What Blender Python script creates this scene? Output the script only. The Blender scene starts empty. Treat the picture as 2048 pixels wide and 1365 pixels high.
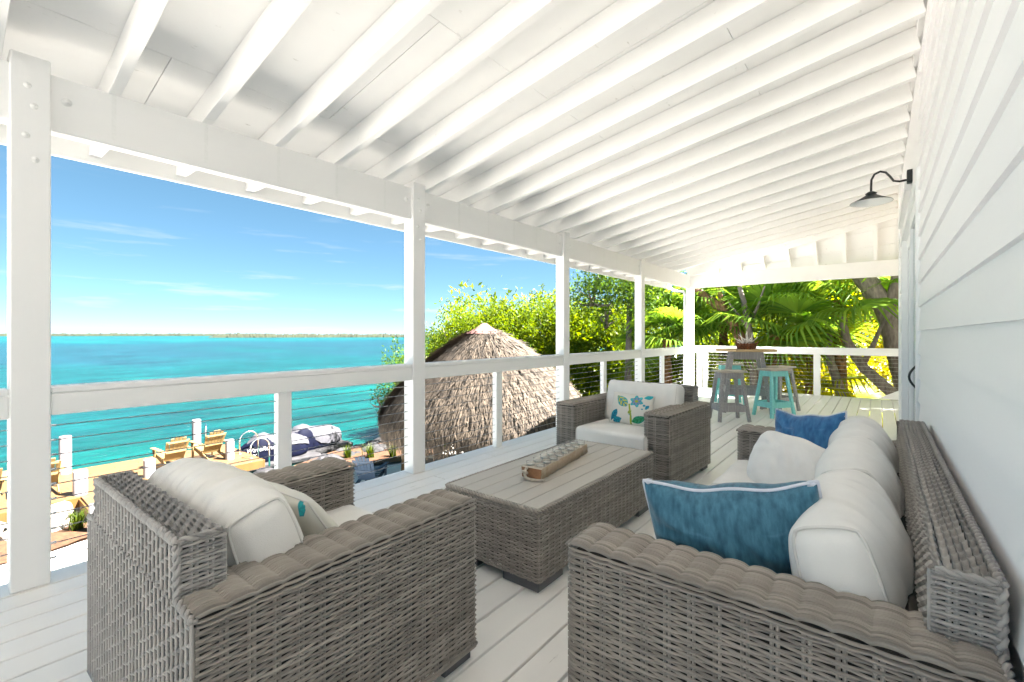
import bpy, bmesh, math, random
import numpy as np
from mathutils import Vector, Matrix, noise as mnoise

R = math.radians
sc = bpy.context.scene
COL = sc.collection
rng = np.random.default_rng(7)
random.seed(7)

# ------------------------------------------------------------------ camera, sky, sun, exposure
cam_d = bpy.data.cameras.new("camera")
cam_d.sensor_width = 36.0
cam_d.lens = 36.0 * 920.0 / 2048.0
cam_d.shift_y = -12.5 / 2048.0
cam_d.clip_start = 0.05
cam_d.clip_end = 20000.0
cam = bpy.data.objects.new("camera", cam_d)
COL.objects.link(cam)
cam.location = (0.0, 0.0, 1.325)
cam.rotation_euler = (R(90), 0.0, R(38.58))
sc.camera = cam

SUN_EL, SUN_AZ = R(54), R(58)          # azimuth from +Y towards +X
world = bpy.data.worlds.new("World")
sc.world = world
world.use_nodes = True
wn, wl = world.node_tree.nodes, world.node_tree.links
wn.clear()
w_out = wn.new("ShaderNodeOutputWorld")
w_bg = wn.new("ShaderNodeBackground")
w_bg.inputs["Strength"].default_value = 0.05
sky = wn.new("ShaderNodeTexSky")
sky.sky_type = 'NISHITA'
sky.sun_disc = False
sky.sun_elevation = SUN_EL
sky.sun_rotation = SUN_AZ
sky.altitude = 0.0
sky.air_density = 0.225
sky.dust_density = 0.0
sky.ozone_density = 1.5
hsv = wn.new("ShaderNodeHueSaturation")
hsv.inputs["Saturation"].default_value = 1.34
hsv.inputs["Hue"].default_value = 0.478
sg_ = wn.new("ShaderNodeGamma"); sg_.inputs[1].default_value = 0.58
wl.new(sky.outputs[0], sg_.inputs[0]); wl.new(sg_.outputs[0], hsv.inputs["Color"])
# thin streaks of cloud low over the water
tc = wn.new("ShaderNodeTexCoord")
mp = wn.new("ShaderNodeMapping")
mp.inputs["Scale"].default_value = (3.0, 3.0, 34.0)
cn = wn.new("ShaderNodeTexNoise")
cn.inputs["Scale"].default_value = 1.5
cn.inputs["Detail"].default_value = 7.0
cn.inputs["Roughness"].default_value = 0.6
cr = wn.new("ShaderNodeMapRange")
cr.inputs[1].default_value = 0.56
cr.inputs[2].default_value = 0.78
sep = wn.new("ShaderNodeSeparateXYZ")
band = wn.new("ShaderNodeMapRange")
band.inputs[1].default_value = 0.30
band.inputs[2].default_value = 0.04
mul = wn.new("ShaderNodeMath"); mul.operation = 'MULTIPLY'
mul2 = wn.new("ShaderNodeMath"); mul2.operation = 'MULTIPLY'; mul2.inputs[1].default_value = 0.75
cmix = wn.new("ShaderNodeMixRGB")
cmix.inputs[2].default_value = (1.9, 2.0, 2.1, 1.0)
wl.new(tc.outputs["Generated"], mp.inputs[0]); wl.new(mp.outputs[0], cn.inputs["Vector"])
wl.new(cn.outputs[0], cr.inputs[0]); wl.new(tc.outputs["Generated"], sep.inputs[0])
wl.new(sep.outputs[2], band.inputs[0])
wl.new(cr.outputs[0], mul.inputs[0]); wl.new(band.outputs[0], mul.inputs[1])
wl.new(mul.outputs[0], mul2.inputs[0]); wl.new(mul2.outputs[0], cmix.inputs[0])
wl.new(hsv.outputs[0], cmix.inputs[1]); wl.new(cmix.outputs[0], w_bg.inputs["Color"])
wl.new(w_bg.outputs[0], w_out.inputs[0])

sun_d = bpy.data.lights.new("sun", 'SUN')
sun_d.energy = 5.0
sun_d.angle = R(0.6)
sun_d.color = (1.0, 0.965, 0.91)
sun = bpy.data.objects.new("sun", sun_d)
COL.objects.link(sun)
sd = Vector((math.sin(SUN_AZ) * math.cos(SUN_EL), math.cos(SUN_AZ) * math.cos(SUN_EL), math.sin(SUN_EL)))
sun.rotation_euler = sd.to_track_quat('Z', 'Y').to_euler()
sun.location = sd * 60

vs = sc.view_settings
vs.view_transform = 'Standard'
vs.look = 'None'
vs.gamma = 1.0
vs.exposure = 3.58
vs.use_curve_mapping = False
cy = sc.cycles
cy.use_denoising = True
cy.max_bounces = 14
cy.diffuse_bounces = 12
cy.glossy_bounces = 4
cy.transmission_bounces = 6
cy.transparent_max_bounces = 8
cy.sample_clamp_indirect = 8.0
cy.caustics_reflective = False
cy.caustics_refractive = False

# ------------------------------------------------------------------ helpers
def tag(o, label=None, cat=None, group=None, kind=None):
    if label: o["label"] = label
    if cat: o["category"] = cat
    if group: o["group"] = group
    if kind: o["kind"] = kind
    return o

def empty(name, loc=(0, 0, 0), rz=0.0, parent=None):
    o = bpy.data.objects.new(name, None)
    o.empty_display_size = 0.1
    COL.objects.link(o)
    o.location = loc
    o.rotation_euler = (0, 0, rz)
    if parent: o.parent = parent
    return o

def link(name, me, parent=None, loc=None, rot=None):
    o = bpy.data.objects.new(name, me)
    COL.objects.link(o)
    if parent: o.parent = parent
    if loc is not None: o.location = loc
    if rot is not None: o.rotation_euler = rot
    return o

def np_mesh(name, V, F, mat=None, smooth=True, tone=None, colr=None):
    """V (n,3) array, F (m,4) or (m,3) int array"""
    V = np.asarray(V, dtype=np.float32).reshape(-1, 3)
    F = np.asarray(F, dtype=np.int32)
    k = F.shape[1]
    me = bpy.data.meshes.new(name)
    me.vertices.add(len(V))
    me.vertices.foreach_set("co", V.ravel())
    me.loops.add(F.size)
    me.loops.foreach_set("vertex_index", F.ravel())
    me.polygons.add(len(F))
    me.polygons.foreach_set("loop_start", np.arange(0, F.size, k, dtype=np.int32))
    if mat: me.materials.append(mat)
    me.update(calc_edges=True)
    if smooth: me.polygons.foreach_set("use_smooth", np.ones(len(F), dtype=bool))
    if tone is not None:
        at = me.attributes.new("tone", 'FLOAT', 'POINT')
        at.data.foreach_set("value", np.asarray(tone, dtype=np.float32))
    if colr is not None:
        at = me.color_attributes.new("print", 'FLOAT_COLOR', 'POINT')
        at.data.foreach_set("color", np.asarray(colr, dtype=np.float32).ravel())
    me.validate()
    return me

class MB:
    """gathers numpy pieces into one mesh"""
    def __init__(s): s.V = []; s.F = []; s.T = []; s.n = 0
    def add(s, V, F, tone=0.5):
        V = np.asarray(V, float).reshape(-1, 3); F = np.asarray(F, int)
        if F.shape[1] == 3: F = np.concatenate([F, F[:, 2:3]], 1)
        s.V.append(V); s.F.append(F + s.n)
        s.T.append(np.full(len(V), tone) if np.isscalar(tone) else np.asarray(tone))
        s.n += len(V)
    def mesh(s, name, mat, smooth=True):
        V = np.concatenate(s.V); F = np.concatenate(s.F); T = np.concatenate(s.T)
        tri = F[:, 2] == F[:, 3]
        if tri.any():
            Q = F[~tri]
            F = np.concatenate([F[tri][:, :3], Q[:, [0, 1, 2]], Q[:, [0, 2, 3]]]) if len(Q) else F[:, :3]
        return np_mesh(name, V, F, mat, smooth, T)

def tube_arrays(pts, rad, seg=8, caps=True):
    P = np.asarray(pts, float); n = len(P)
    rad = np.full(n, rad) if np.isscalar(rad) else np.asarray(rad, float)
    T = np.gradient(P, axis=0); T /= np.linalg.norm(T, axis=1, keepdims=True) + 1e-12
    ref = np.array([0, 0, 1.0]) if abs(T[0, 2]) < 0.9 else np.array([1.0, 0, 0])
    A = np.zeros_like(P); a = np.cross(T[0], ref); a /= np.linalg.norm(a)
    for i in range(n):
        a = a - T[i] * (a @ T[i]); a /= np.linalg.norm(a) + 1e-12; A[i] = a
    B = np.cross(T, A)
    ang = np.linspace(0, 2 * np.pi, seg, endpoint=False)
    V = (P[:, None] + rad[:, None, None] * (A[:, None] * np.cos(ang)[None, :, None] + B[:, None] * np.sin(ang)[None, :, None])).reshape(-1, 3)
    F = []
    for i in range(n - 1):
        for j in range(seg):
            k = (j + 1) % seg
            F.append((i * seg + j, i * seg + k, (i + 1) * seg + k, (i + 1) * seg + j))
    if caps:
        V = np.concatenate([V, P[:1], P[-1:]]); c0, c1 = n * seg, n * seg + 1
        for j in range(seg):
            k = (j + 1) % seg
            F.append((c0, k, j, j)); F.append((c1, (n - 1) * seg + j, (n - 1) * seg + k, (n - 1) * seg + k))
    return V, np.array(F)

def tube(name, pts, rad, mat, parent=None, seg=8):
    mb = MB(); mb.add(*tube_arrays(pts, rad, seg))
    return link(name, mb.mesh(name, mat), parent)

_boxcache = {}
def box_mesh(size, mat, bev):
    key = (round(size[0], 4), round(size[1], 4), round(size[2], 4), mat.name, bev)
    if key in _boxcache: return _boxcache[key]
    bm = bmesh.new()
    bmesh.ops.create_cube(bm, size=1.0)
    bmesh.ops.scale(bm, vec=size, verts=bm.verts)
    if bev > 0:
        bmesh.ops.bevel(bm, geom=bm.edges[:], offset=min(bev, min(size) * 0.45), segments=1, affect='EDGES')
    me = bpy.data.meshes.new("box"); bm.to_mesh(me); bm.free()
    me.materials.append(mat)
    _boxcache[key] = me
    return me

def box(name, lo, hi, mat, parent=None, bev=0.004, rot=None):
    size = [hi[i] - lo[i] for i in range(3)]
    c = [(hi[i] + lo[i]) / 2 for i in range(3)]
    return link(name, box_mesh(size, mat, bev), parent, c, rot)

def bar(name, a, b, w, h, mat, parent=None, bev=0.004, up=(0, 0, 1)):
    """a board from a to b, w across, h along up"""
    a, b = Vector(a), Vector(b); d = b - a
    o = link(name, box_mesh((w, d.length, h), mat, bev), parent)
    y = d.normalized(); x = y.cross(Vector(up)).normalized(); z = x.cross(y)
    m = Matrix((x, y, z)).transposed().to_4x4(); m.translation = (a + b) / 2
    o.matrix_local = m
    return o

def prism(name, poly, ext, mat, parent=None, loc=(0, 0, 0)):
    """poly: list of 3d points, extruded by ext vector"""
    n = len(poly); e = Vector(ext)
    V = [Vector(p) for p in poly] + [Vector(p) + e for p in poly]
    F = [tuple(range(n))[::-1], tuple(range(n, 2 * n))] + [(i, (i + 1) % n, n + (i + 1) % n, n + i) for i in range(n)]
    me = bpy.data.meshes.new(name); me.from_pydata([tuple(v) for v in V], [], F); me.materials.append(mat)
    bm = bmesh.new(); bm.from_mesh(me); bmesh.ops.recalc_face_normals(bm, faces=bm.faces); bm.to_mesh(me); bm.free()
    return link(name, me, parent, loc)

def lathe_arrays(prof, seg=24):
    prof = np.asarray(prof, float); n = len(prof)
    ang = np.linspace(0, 2 * np.pi, seg, endpoint=False)
    V = np.stack([prof[:, 0:1] * np.cos(ang), prof[:, 0:1] * np.sin(ang), np.repeat(prof[:, 1:2], seg, 1)], -1).reshape(-1, 3)
    F = [(i * seg + j, i * seg + (j + 1) % seg, (i + 1) * seg + (j + 1) % seg, (i + 1) * seg + j) for i in range(n - 1) for j in range(seg)]
    return V, np.array(F)

def lathe(name, prof, mat, parent=None, loc=None, seg=24):
    mb = MB(); mb.add(*lathe_arrays(prof, seg))
    return link(name, mb.mesh(name, mat), parent, loc)

def copy_tree(o, parent=None):
    c = o.copy(); COL.objects.link(c); c.parent = parent
    for ch in o.children: copy_tree(ch, c)
    return c

# ------------------------------------------------------------------ materials
def new_mat(name):
    m = bpy.data.materials.new(name); m.use_nodes = True
    nt = m.node_tree
    return m, nt.nodes, nt.links, nt.nodes["Principled BSDF"]

def mat(name, col, rough=0.5, var=0.0, vscale=4.0, stretch=(1, 1, 1), col2=None, bump=0.0, bscale=60.0, metal=0.0, spec=0.5, tone=0.0, coord="Object", rnd=0.0, thr=(0.3, 0.7), sheen=0.0):
    m, N, L, b = new_mat(name)
    b.inputs["Roughness"].default_value = rough
    b.inputs["Metallic"].default_value = metal
    b.inputs["Specular IOR Level"].default_value = spec
    if sheen: b.inputs["Sheen Weight"].default_value = sheen; b.inputs["Sheen Roughness"].default_value = 0.4
    c4 = (*col, 1.0)
    tcn = N.new("ShaderNodeTexCoord"); mpn = N.new("ShaderNodeMapping"); mpn.inputs["Scale"].default_value = stretch
    L.new(tcn.outputs[coord], mpn.inputs[0])
    cur = None
    if var > 0 or col2:
        nz = N.new("ShaderNodeTexNoise"); nz.inputs["Scale"].default_value = vscale; nz.inputs["Detail"].default_value = 6.0
        L.new(mpn.outputs[0], nz.inputs["Vector"])
        rp = N.new("ShaderNodeMapRange"); rp.inputs[1].default_value = thr[0]; rp.inputs[2].default_value = thr[1]
        L.new(nz.outputs[0], rp.inputs[0])
        mx = N.new("ShaderNodeMixRGB")
        mx.inputs[1].default_value = c4 if col2 else (*[c * (1 - var) for c in col], 1)
        mx.inputs[2].default_value = (*col2, 1) if col2 else (*[min(1, c * (1 + var)) for c in col], 1)
        L.new(rp.outputs[0], mx.inputs[0]); cur = mx.outputs[0]
    if tone or rnd:
        if tone:
            at = N.new("ShaderNodeAttribute"); at.attribute_name = "tone"; src = at.outputs["Fac"]; amt = tone
        else:
            oi = N.new("ShaderNodeObjectInfo"); src = oi.outputs["Random"]; amt = rnd
        r2 = N.new("ShaderNodeMapRange"); r2.inputs[3].default_value = 1 - amt; r2.inputs[4].default_value = 1 + amt
        L.new(src, r2.inputs[0])
        mm = N.new("ShaderNodeVectorMath"); mm.operation = 'SCALE'
        if cur: L.new(cur, mm.inputs[0])
        else: mm.inputs[0].default_value = col
        L.new(r2.outputs[0], mm.inputs["Scale"]); cur = mm.outputs[0]
    if cur: L.new(cur, b.inputs["Base Color"])
    else: b.inputs["Base Color"].default_value = c4
    if bump > 0:
        bn = N.new("ShaderNodeTexNoise"); bn.inputs["Scale"].default_value = bscale; bn.inputs["Detail"].default_value = 4.0
        L.new(mpn.outputs[0], bn.inputs["Vector"])
        bp = N.new("ShaderNodeBump"); bp.inputs["Strength"].default_value = bump; bp.inputs["Distance"].default_value = 0.01
        L.new(bn.outputs[0], bp.inputs["Height"]); L.new(bp.outputs[0], b.inputs["Normal"])
    return m

def leaf_mat(name, dark, light, trans=0.5, rough=0.45):
    m, N, L, b = new_mat(name)
    at = N.new("ShaderNodeAttribute"); at.attribute_name = "tone"
    mx = N.new("ShaderNodeMixRGB"); mx.inputs[1].default_value = (*dark, 1); mx.inputs[2].default_value = (*light, 1)
    L.new(at.outputs["Fac"], mx.inputs[0]); L.new(mx.outputs[0], b.inputs["Base Color"])
    b.inputs["Roughness"].default_value = rough
    b.inputs["Specular IOR Level"].default_value = 0.2
    tr = N.new("ShaderNodeBsdfTranslucent")
    hs = N.new("ShaderNodeHueSaturation"); hs.inputs["Value"].default_value = 1.8; hs.inputs["Saturation"].default_value = 1.1; hs.inputs["Hue"].default_value = 0.485
    L.new(mx.outputs[0], hs.inputs["Color"]); L.new(hs.outputs[0], tr.inputs[0])
    ms = N.new("ShaderNodeMixShader"); ms.inputs[0].default_value = trans
    L.new(b.outputs[0], ms.inputs[1]); L.new(tr.outputs[0], ms.inputs[2])
    L.new(ms.outputs[0], N["Material Output"].inputs[0])
    return m

def painted_wood(name, col, knots=0.5, grain=(1, 1, 1), rough=0.55, dirt=(0.35, 0.33, 0.29)):
    """white paint with thin spots, hairline cracks along the grain and faint knots"""
    m, N, L, b = new_mat(name)
    b.inputs["Roughness"].default_value = rough
    tcn = N.new("ShaderNodeTexCoord"); mpn = N.new("ShaderNodeMapping"); mpn.inputs["Scale"].default_value = grain
    oi = N.new("ShaderNodeObjectInfo")
    L.new(tcn.outputs["Object"], mpn.inputs[0])
    ad = N.new("ShaderNodeVectorMath"); ad.operation = 'ADD'
    sc_ = N.new("ShaderNodeVectorMath"); sc_.operation = 'SCALE'; sc_.inputs[0].default_value = (37, 91, 53)
    L.new(oi.outputs["Random"], sc_.inputs["Scale"]); L.new(mpn.outputs[0], ad.inputs[0]); L.new(sc_.outputs[0], ad.inputs[1])
    n1 = N.new("ShaderNodeTexNoise"); n1.inputs["Scale"].default_value = 9.0; n1.inputs["Detail"].default_value = 8.0; n1.inputs["Roughness"].default_value = 0.65
    L.new(ad.outputs[0], n1.inputs["Vector"])
    r1 = N.new("ShaderNodeMapRange"); r1.inputs[1].default_value = 0.655; r1.inputs[2].default_value = 0.76; r1.inputs[4].default_value = knots
    L.new(n1.outputs[0], r1.inputs[0])
    n2 = N.new("ShaderNodeTexNoise"); n2.inputs["Scale"].default_value = 1.6; n2.inputs["Detail"].default_value = 3.0
    L.new(ad.outputs[0], n2.inputs["Vector"])
    r2 = N.new("ShaderNodeMapRange"); r2.inputs[3].default_value = 0.95; r2.inputs[4].default_value = 1.04
    L.new(n2.outputs[0], r2.inputs[0])
    sc2 = N.new("ShaderNodeVectorMath"); sc2.operation = 'SCALE'; sc2.inputs[0].default_value = col
    L.new(r2.outputs[0], sc2.inputs["Scale"])
    mx = N.new("ShaderNodeMixRGB"); mx.inputs[2].default_value = (*dirt, 1)
    L.new(r1.outputs[0], mx.inputs[0]); L.new(sc2.outputs[0], mx.inputs[1])
    L.new(mx.outputs[0], b.inputs["Base Color"])
    bp = N.new("ShaderNodeBump"); bp.inputs["Strength"].default_value = 0.12; bp.inputs["Distance"].default_value = 0.006
    L.new(n1.outputs[0], bp.inputs["Height"]); L.new(bp.outputs[0], b.inputs["Normal"])
    return m

M = {}
M['ceil'] = painted_wood("white_painted_plywood", (0.88, 0.875, 0.868), 0.75, (2.2, 0.7, 1))
M['raft'] = painted_wood("white_painted_rafter", (0.89, 0.884, 0.877), 0.3, (0.4, 3, 3))
M['beam'] = painted_wood("white_painted_beam", (0.89, 0.885, 0.88), 0.12, (3, 0.3, 3))
M['post'] = painted_wood("white_painted_post", (0.89, 0.886, 0.883), 0.06, (3, 3, 0.3))
M['wall'] = painted_wood("white_siding_paint", (0.925, 0.91, 0.92), 0.03, (2, 0.4, 3), 0.5)
M['deck'] = painted_wood("pale_grey_deck_paint", (0.88, 0.855, 0.825), 0.65, (4, 0.45, 4), 0.42, (0.28, 0.26, 0.23))
M['trim'] = mat("white_trim", (0.85, 0.86, 0.87), 0.4, 0.02, 3)
M['glass'] = mat("door_glass", (0.35, 0.4, 0.44), 0.08, spec=0.8)
M['bolt'] = mat("painted_bolt", (0.86, 0.86, 0.85), 0.5, 0.03, 50)
M['steel'] = mat("cable_steel", (0.30, 0.30, 0.31), 0.35, metal=0.8)
M['bright_steel'] = mat("stainless_steel", (0.75, 0.75, 0.74), 0.22, metal=1.0)
M['black'] = mat("black_metal", (0.018, 0.02, 0.022), 0.45)
M['lampwhite'] = mat("white_enamel", (0.85, 0.85, 0.84), 0.35)
M['wick'] = mat("grey_wicker", (0.315, 0.282, 0.252), 0.5, 0.14, 9, tone=0.24, bump=0.15, bscale=260, spec=0.4)
M['wick_skylit'] = mat("skylit_wicker", (0.35, 0.33, 0.315), 0.48, 0.14, 9, tone=0.24, bump=0.15, bscale=260, spec=0.45)  # same wicker, paler and cooler: sky light put into the colour
M['core'] = mat("wicker_shadow_core", (0.045, 0.038, 0.034), 0.8)  # dark colour paints the shade seen through the gaps of the weave
M['foot'] = mat("dark_grey_foot", (0.09, 0.09, 0.10), 0.45)
M['ttop'] = painted_wood("grey_table_slat", (0.47, 0.44, 0.40), 0.35, (4, 0.5, 4), 0.5, (0.2, 0.18, 0.16))
M['cush'] = mat("off_white_canvas", (0.82, 0.80, 0.77), 0.85, 0.04, 7, bump=0.25, bscale=420, sheen=0.2)
M['pipe'] = mat("canvas_piping", (0.70, 0.68, 0.65), 0.85)
M['plush'] = mat("white_plush", (0.82, 0.80, 0.78), 0.9, 0.05, 12, bump=0.35, bscale=200, sheen=0.3)
M['velvet'] = mat("blue_velvet", (0.016, 0.085, 0.145), 0.75, vscale=26, col2=(0.070, 0.225, 0.325), stretch=(2.2, 1, 0.6), bump=0.2, bscale=260, sheen=0.35, thr=(0.28, 0.74))  # paler noise colour imitates sheen on the nap
M['velvet2'] = mat("bright_blue_velvet", (0.012, 0.09, 0.24), 0.75, vscale=26, col2=(0.045, 0.2, 0.42), stretch=(2.2, 1, 0.6), bump=0.2, bscale=260, sheen=0.35, thr=(0.28, 0.74))  # sheen imitated by paler noise here too
M['yarn'] = mat("white_yarn", (0.68, 0.70, 0.78), 0.9)
M['tray'] = mat("pale_raw_wood", (0.50, 0.36, 0.23), 0.7, vscale=7, col2=(0.62, 0.52, 0.40), stretch=(1, 4, 8), bump=0.4, bscale=40)
M['traytop'] = mat("limed_wood", (0.58, 0.52, 0.44), 0.7, 0.12, 12)
M['trayend'] = mat("end_grain", (0.30, 0.15, 0.075), 0.7, 0.3, 20)
M['rope'] = mat("jute_rope", (0.48, 0.43, 0.36), 0.9, 0.2, 60)
M['wax'] = mat("white_wax", (0.78, 0.77, 0.72), 0.5)
M['grey_wood'] = mat("weathered_grey_wood", (0.36, 0.345, 0.345), 0.7, 0.22, 8, stretch=(6, 6, 0.7), bump=0.2, bscale=40)
M['aqua'] = mat("aqua_paint", (0.26, 0.70, 0.68), 0.6, 0.10, 10, stretch=(4, 4, 0.8))
M['seatwood'] = mat("whitewashed_wood", (0.52, 0.47, 0.40), 0.7, 0.16, 10, stretch=(1, 6, 6))
M['barwood'] = mat("tan_wood", (0.55, 0.38, 0.20), 0.65, 0.2, 9, stretch=(1, 7, 7))
M['basket'] = mat("brown_basket", (0.20, 0.07, 0.025), 0.55, 0.5, 40)
M['shell'] = mat("white_coral", (0.72, 0.68, 0.62), 0.7, 0.1, 20)
M['dockwood'] = mat("honey_dock_board", (0.125, 0.066, 0.020), 0.6, 0.2, 3, stretch=(8, 1, 8), rnd=0.14)
M['docktrim'] = mat("dock_fascia", (0.13, 0.058, 0.010), 0.6, 0.15, 4)
M['pile'] = mat("white_pile_sleeve", (0.27, 0.25, 0.26), 0.5, 0.06, 3)
M['adir'] = mat("yellow_adirondack", (0.22, 0.150, 0.058), 0.55, 0.1, 6)
M['navy'] = mat("navy_cover", (0.0022, 0.0032, 0.013), 0.7, 0.2, 5, bump=0.3, bscale=9, spec=0.1)
M['coverwhite'] = mat("silver_cover", (0.060, 0.058, 0.068), 0.75, 0.2, 5, bump=0.5, bscale=8)
M['letter'] = mat("white_print", (0.35, 0.35, 0.37), 0.6)
M['sand'] = mat("pale_sand", (0.66, 0.63, 0.58), 0.9, 0.10, 1.2, bump=0.4, bscale=6)
M['mulch'] = mat("pine_mulch", (0.075, 0.032, 0.012), 0.95, 0.5, 12, bump=0.8, bscale=20)
M['rock'] = mat("grey_boulder", (0.030, 0.028, 0.030), 0.85, 0.45, 3, bump=0.6, bscale=7, rnd=0.35)
M['rockw'] = mat("pale_limestone", (0.22, 0.195, 0.165), 0.85, 0.2, 3, bump=0.6, bscale=7, rnd=0.1)
M['thatch'] = mat("dry_palm_thatch", (0.078, 0.059, 0.042), 0.85, 0.4, 5, tone=0.85)
M['thatchcore'] = mat("thatch_under", (0.10, 0.07, 0.05), 0.9)
M['cap'] = mat("pink_cap", (0.17, 0.082, 0.072), 0.7, 0.1, 5)
M['hutpost'] = mat("hut_pole", (0.10, 0.062, 0.024), 0.75, 0.3, 5, stretch=(4, 4, 0.6))
M['bark'] = mat("grey_bark", (0.20, 0.165, 0.145), 0.9, 0.4, 7, stretch=(3, 3, 0.8), bump=0.9, bscale=16)
M['redbark'] = mat("rust_bark", (0.24, 0.125, 0.075), 0.85, 0.35, 7, stretch=(3, 3, 0.8), bump=0.7, bscale=16)
M['palmtrunk'] = mat("palm_fibre", (0.24, 0.12, 0.05), 0.9, 0.5, 14, bump=0.9, bscale=30)
M['leafA'] = leaf_mat("mangrove_leaf", (0.06, 0.12, 0.012), (0.20, 0.25, 0.02), 0.5)
M['leafB'] = leaf_mat("lime_leaf", (0.05, 0.11, 0.008), (0.16, 0.20, 0.010), 0.5)
M['leafC'] = leaf_mat("dark_leaf", (0.035, 0.085, 0.015), (0.11, 0.18, 0.02), 0.45)
M['leafY'] = leaf_mat("yellow_leaf", (0.17, 0.165, 0.010), (0.38, 0.34, 0.015), 0.55)
M['palm'] = leaf_mat("fan_palm_leaf", (0.09, 0.19, 0.03), (0.24, 0.37, 0.05), 0.4, 0.35)
M['palmY'] = leaf_mat("sunlit_palm_leaf", (0.16, 0.21, 0.02), (0.32, 0.35, 0.03), 0.5, 0.4)  # brighter, yellower copy of the palm leaf, sunlight put into its colour
M['grass'] = leaf_mat("grass_blade", (0.03, 0.055, 0.006), (0.08, 0.11, 0.01), 0.4)
M['bluechair'] = mat("slate_blue_paint", (0.05, 0.085, 0.14), 0.6)
M['firepit'] = mat("dark_slate_table", (0.025, 0.018, 0.018), 0.55, 0.2, 5)
M['driftwood'] = mat("bleached_driftwood", (0.20, 0.165, 0.125), 0.85, 0.2, 8)
M['island'] = mat("far_mangrove", (0.016, 0.021, 0.009), 0.95, 0.45, 0.05)
M['copper'] = mat("path_light_hood", (0.25, 0.22, 0.21), 0.5, metal=0.4)
m_, N_, L_, b_ = new_mat("clear_glass")
b_.inputs["Transmission Weight"].default_value = 1.0; b_.inputs["Roughness"].default_value = 0.02; b_.inputs["IOR"].default_value = 1.2
b_.inputs["Base Color"].default_value = (0.97, 0.98, 0.98, 1); M['clear'] = m_
m_, N_, L_, b_ = new_mat("printed_linen")
a_ = N_.new("ShaderNodeAttribute"); a_.attribute_name = "print"; L_.new(a_.outputs["Color"], b_.inputs["Base Color"])
b_.inputs["Roughness"].default_value = 0.85; M['print'] = m_

# turquoise shallows: hue and depth patches, small waves
m_, N_, L_, b_ = new_mat("sea_water")
g_ = N_.new("ShaderNodeNewGeometry")
mp1 = N_.new("ShaderNodeMapping"); mp1.inputs["Scale"].default_value = (0.012, 0.03, 1)
L_.new(g_.outputs["Position"], mp1.inputs[0])
nz1 = N_.new("ShaderNodeTexNoise"); nz1.inputs["Scale"].default_value = 1.0; nz1.inputs["Detail"].default_value = 5.0
L_.new(mp1.outputs[0], nz1.inputs["Vector"])
rm1 = N_.new("ShaderNodeMapRange"); rm1.inputs[1].default_value = 0.35; rm1.inputs[2].default_value = 0.65
L_.new(nz1.outputs[0], rm1.inputs[0])
sx_ = N_.new("ShaderNodeSeparateXYZ"); L_.new(g_.outputs["Position"], sx_.inputs[0])
dm = N_.new("ShaderNodeMapRange"); dm.inputs[1].default_value = -15; dm.inputs[2].default_value = -420
L_.new(sx_.outputs[0], dm.inputs[0])
da_ = N_.new("ShaderNodeMath"); da_.operation = 'MULTIPLY_ADD'; da_.inputs[1].default_value = 0.30; L_.new(rm1.outputs[0], da_.inputs[0])
dsub = N_.new("ShaderNodeMath"); dsub.operation = 'SUBTRACT'; dsub.inputs[1].default_value = 0.12; L_.new(dm.outputs[0], dsub.inputs[0]); L_.new(dsub.outputs[0], da_.inputs[2])
mxw = N_.new("ShaderNodeValToRGB"); e_ = mxw.color_ramp.elements
e_[0].position = 0.0; e_[0].color = (0.0, 0.054, 0.042, 1); e_[1].position = 1.0; e_[1].color = (0.0, 0.060, 0.056, 1)
for p_, c_ in ((.10, (0.0, 0.033, 0.033, 1)), (.22, (0.0, 0.037, 0.037, 1)), (.40, (0.003, 0.029, 0.038, 1)), (.65, (0.003, 0.034, 0.041, 1)), (.85, (0.0, 0.034, 0.044, 1))):
    q_ = e_.new(p_); q_.color = c_
L_.new(da_.outputs[0], mxw.inputs[0])
mp3 = N_.new("ShaderNodeMapping"); mp3.inputs["Scale"].default_value = (0.9, 0.28, 1); mp3.inputs["Rotation"].default_value = (0, 0, R(14))
L_.new(g_.outputs["Position"], mp3.inputs[0])
nz3_ = N_.new("ShaderNodeTexNoise"); nz3_.inputs["Scale"].default_value = 1.3; nz3_.inputs["Detail"].default_value = 8.0; nz3_.inputs["Roughness"].default_value = 0.7
L_.new(mp3.outputs[0], nz3_.inputs["Vector"])
rm3 = N_.new("ShaderNodeMapRange"); rm3.inputs[1].default_value = 0.38; rm3.inputs[2].default_value = 0.62; rm3.inputs[3].default_value = 0.42; rm3.inputs[4].default_value = 1.7  # trough and crest shading of the waves mixed into the colour
nz4_ = N_.new("ShaderNodeTexNoise"); nz4_.inputs["Scale"].default_value = 0.30; nz4_.inputs["Detail"].default_value = 6.0; nz4_.inputs["Roughness"].default_value = 0.65
L_.new(mp3.outputs[0], nz4_.inputs["Vector"])
av_ = N_.new("ShaderNodeMath"); av_.operation = 'MULTIPLY_ADD'; av_.inputs[1].default_value = 0.5
hf_ = N_.new("ShaderNodeMath"); hf_.operation = 'MULTIPLY'; hf_.inputs[1].default_value = 0.5
L_.new(nz4_.outputs[0], hf_.inputs[0]); L_.new(nz3_.outputs[0], av_.inputs[0]); L_.new(hf_.outputs[0], av_.inputs[2])
L_.new(av_.outputs[0], rm3.inputs[0])
vsc = N_.new("ShaderNodeVectorMath"); vsc.operation = 'SCALE'
L_.new(mxw.outputs[0], vsc.inputs[0]); L_.new(rm3.outputs[0], vsc.inputs["Scale"]); L_.new(vsc.outputs[0], b_.inputs["Base Color"])
b_.inputs["Roughness"].default_value = 0.22; b_.inputs["IOR"].default_value = 1.33; b_.inputs["Specular IOR Level"].default_value = 0.18
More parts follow.
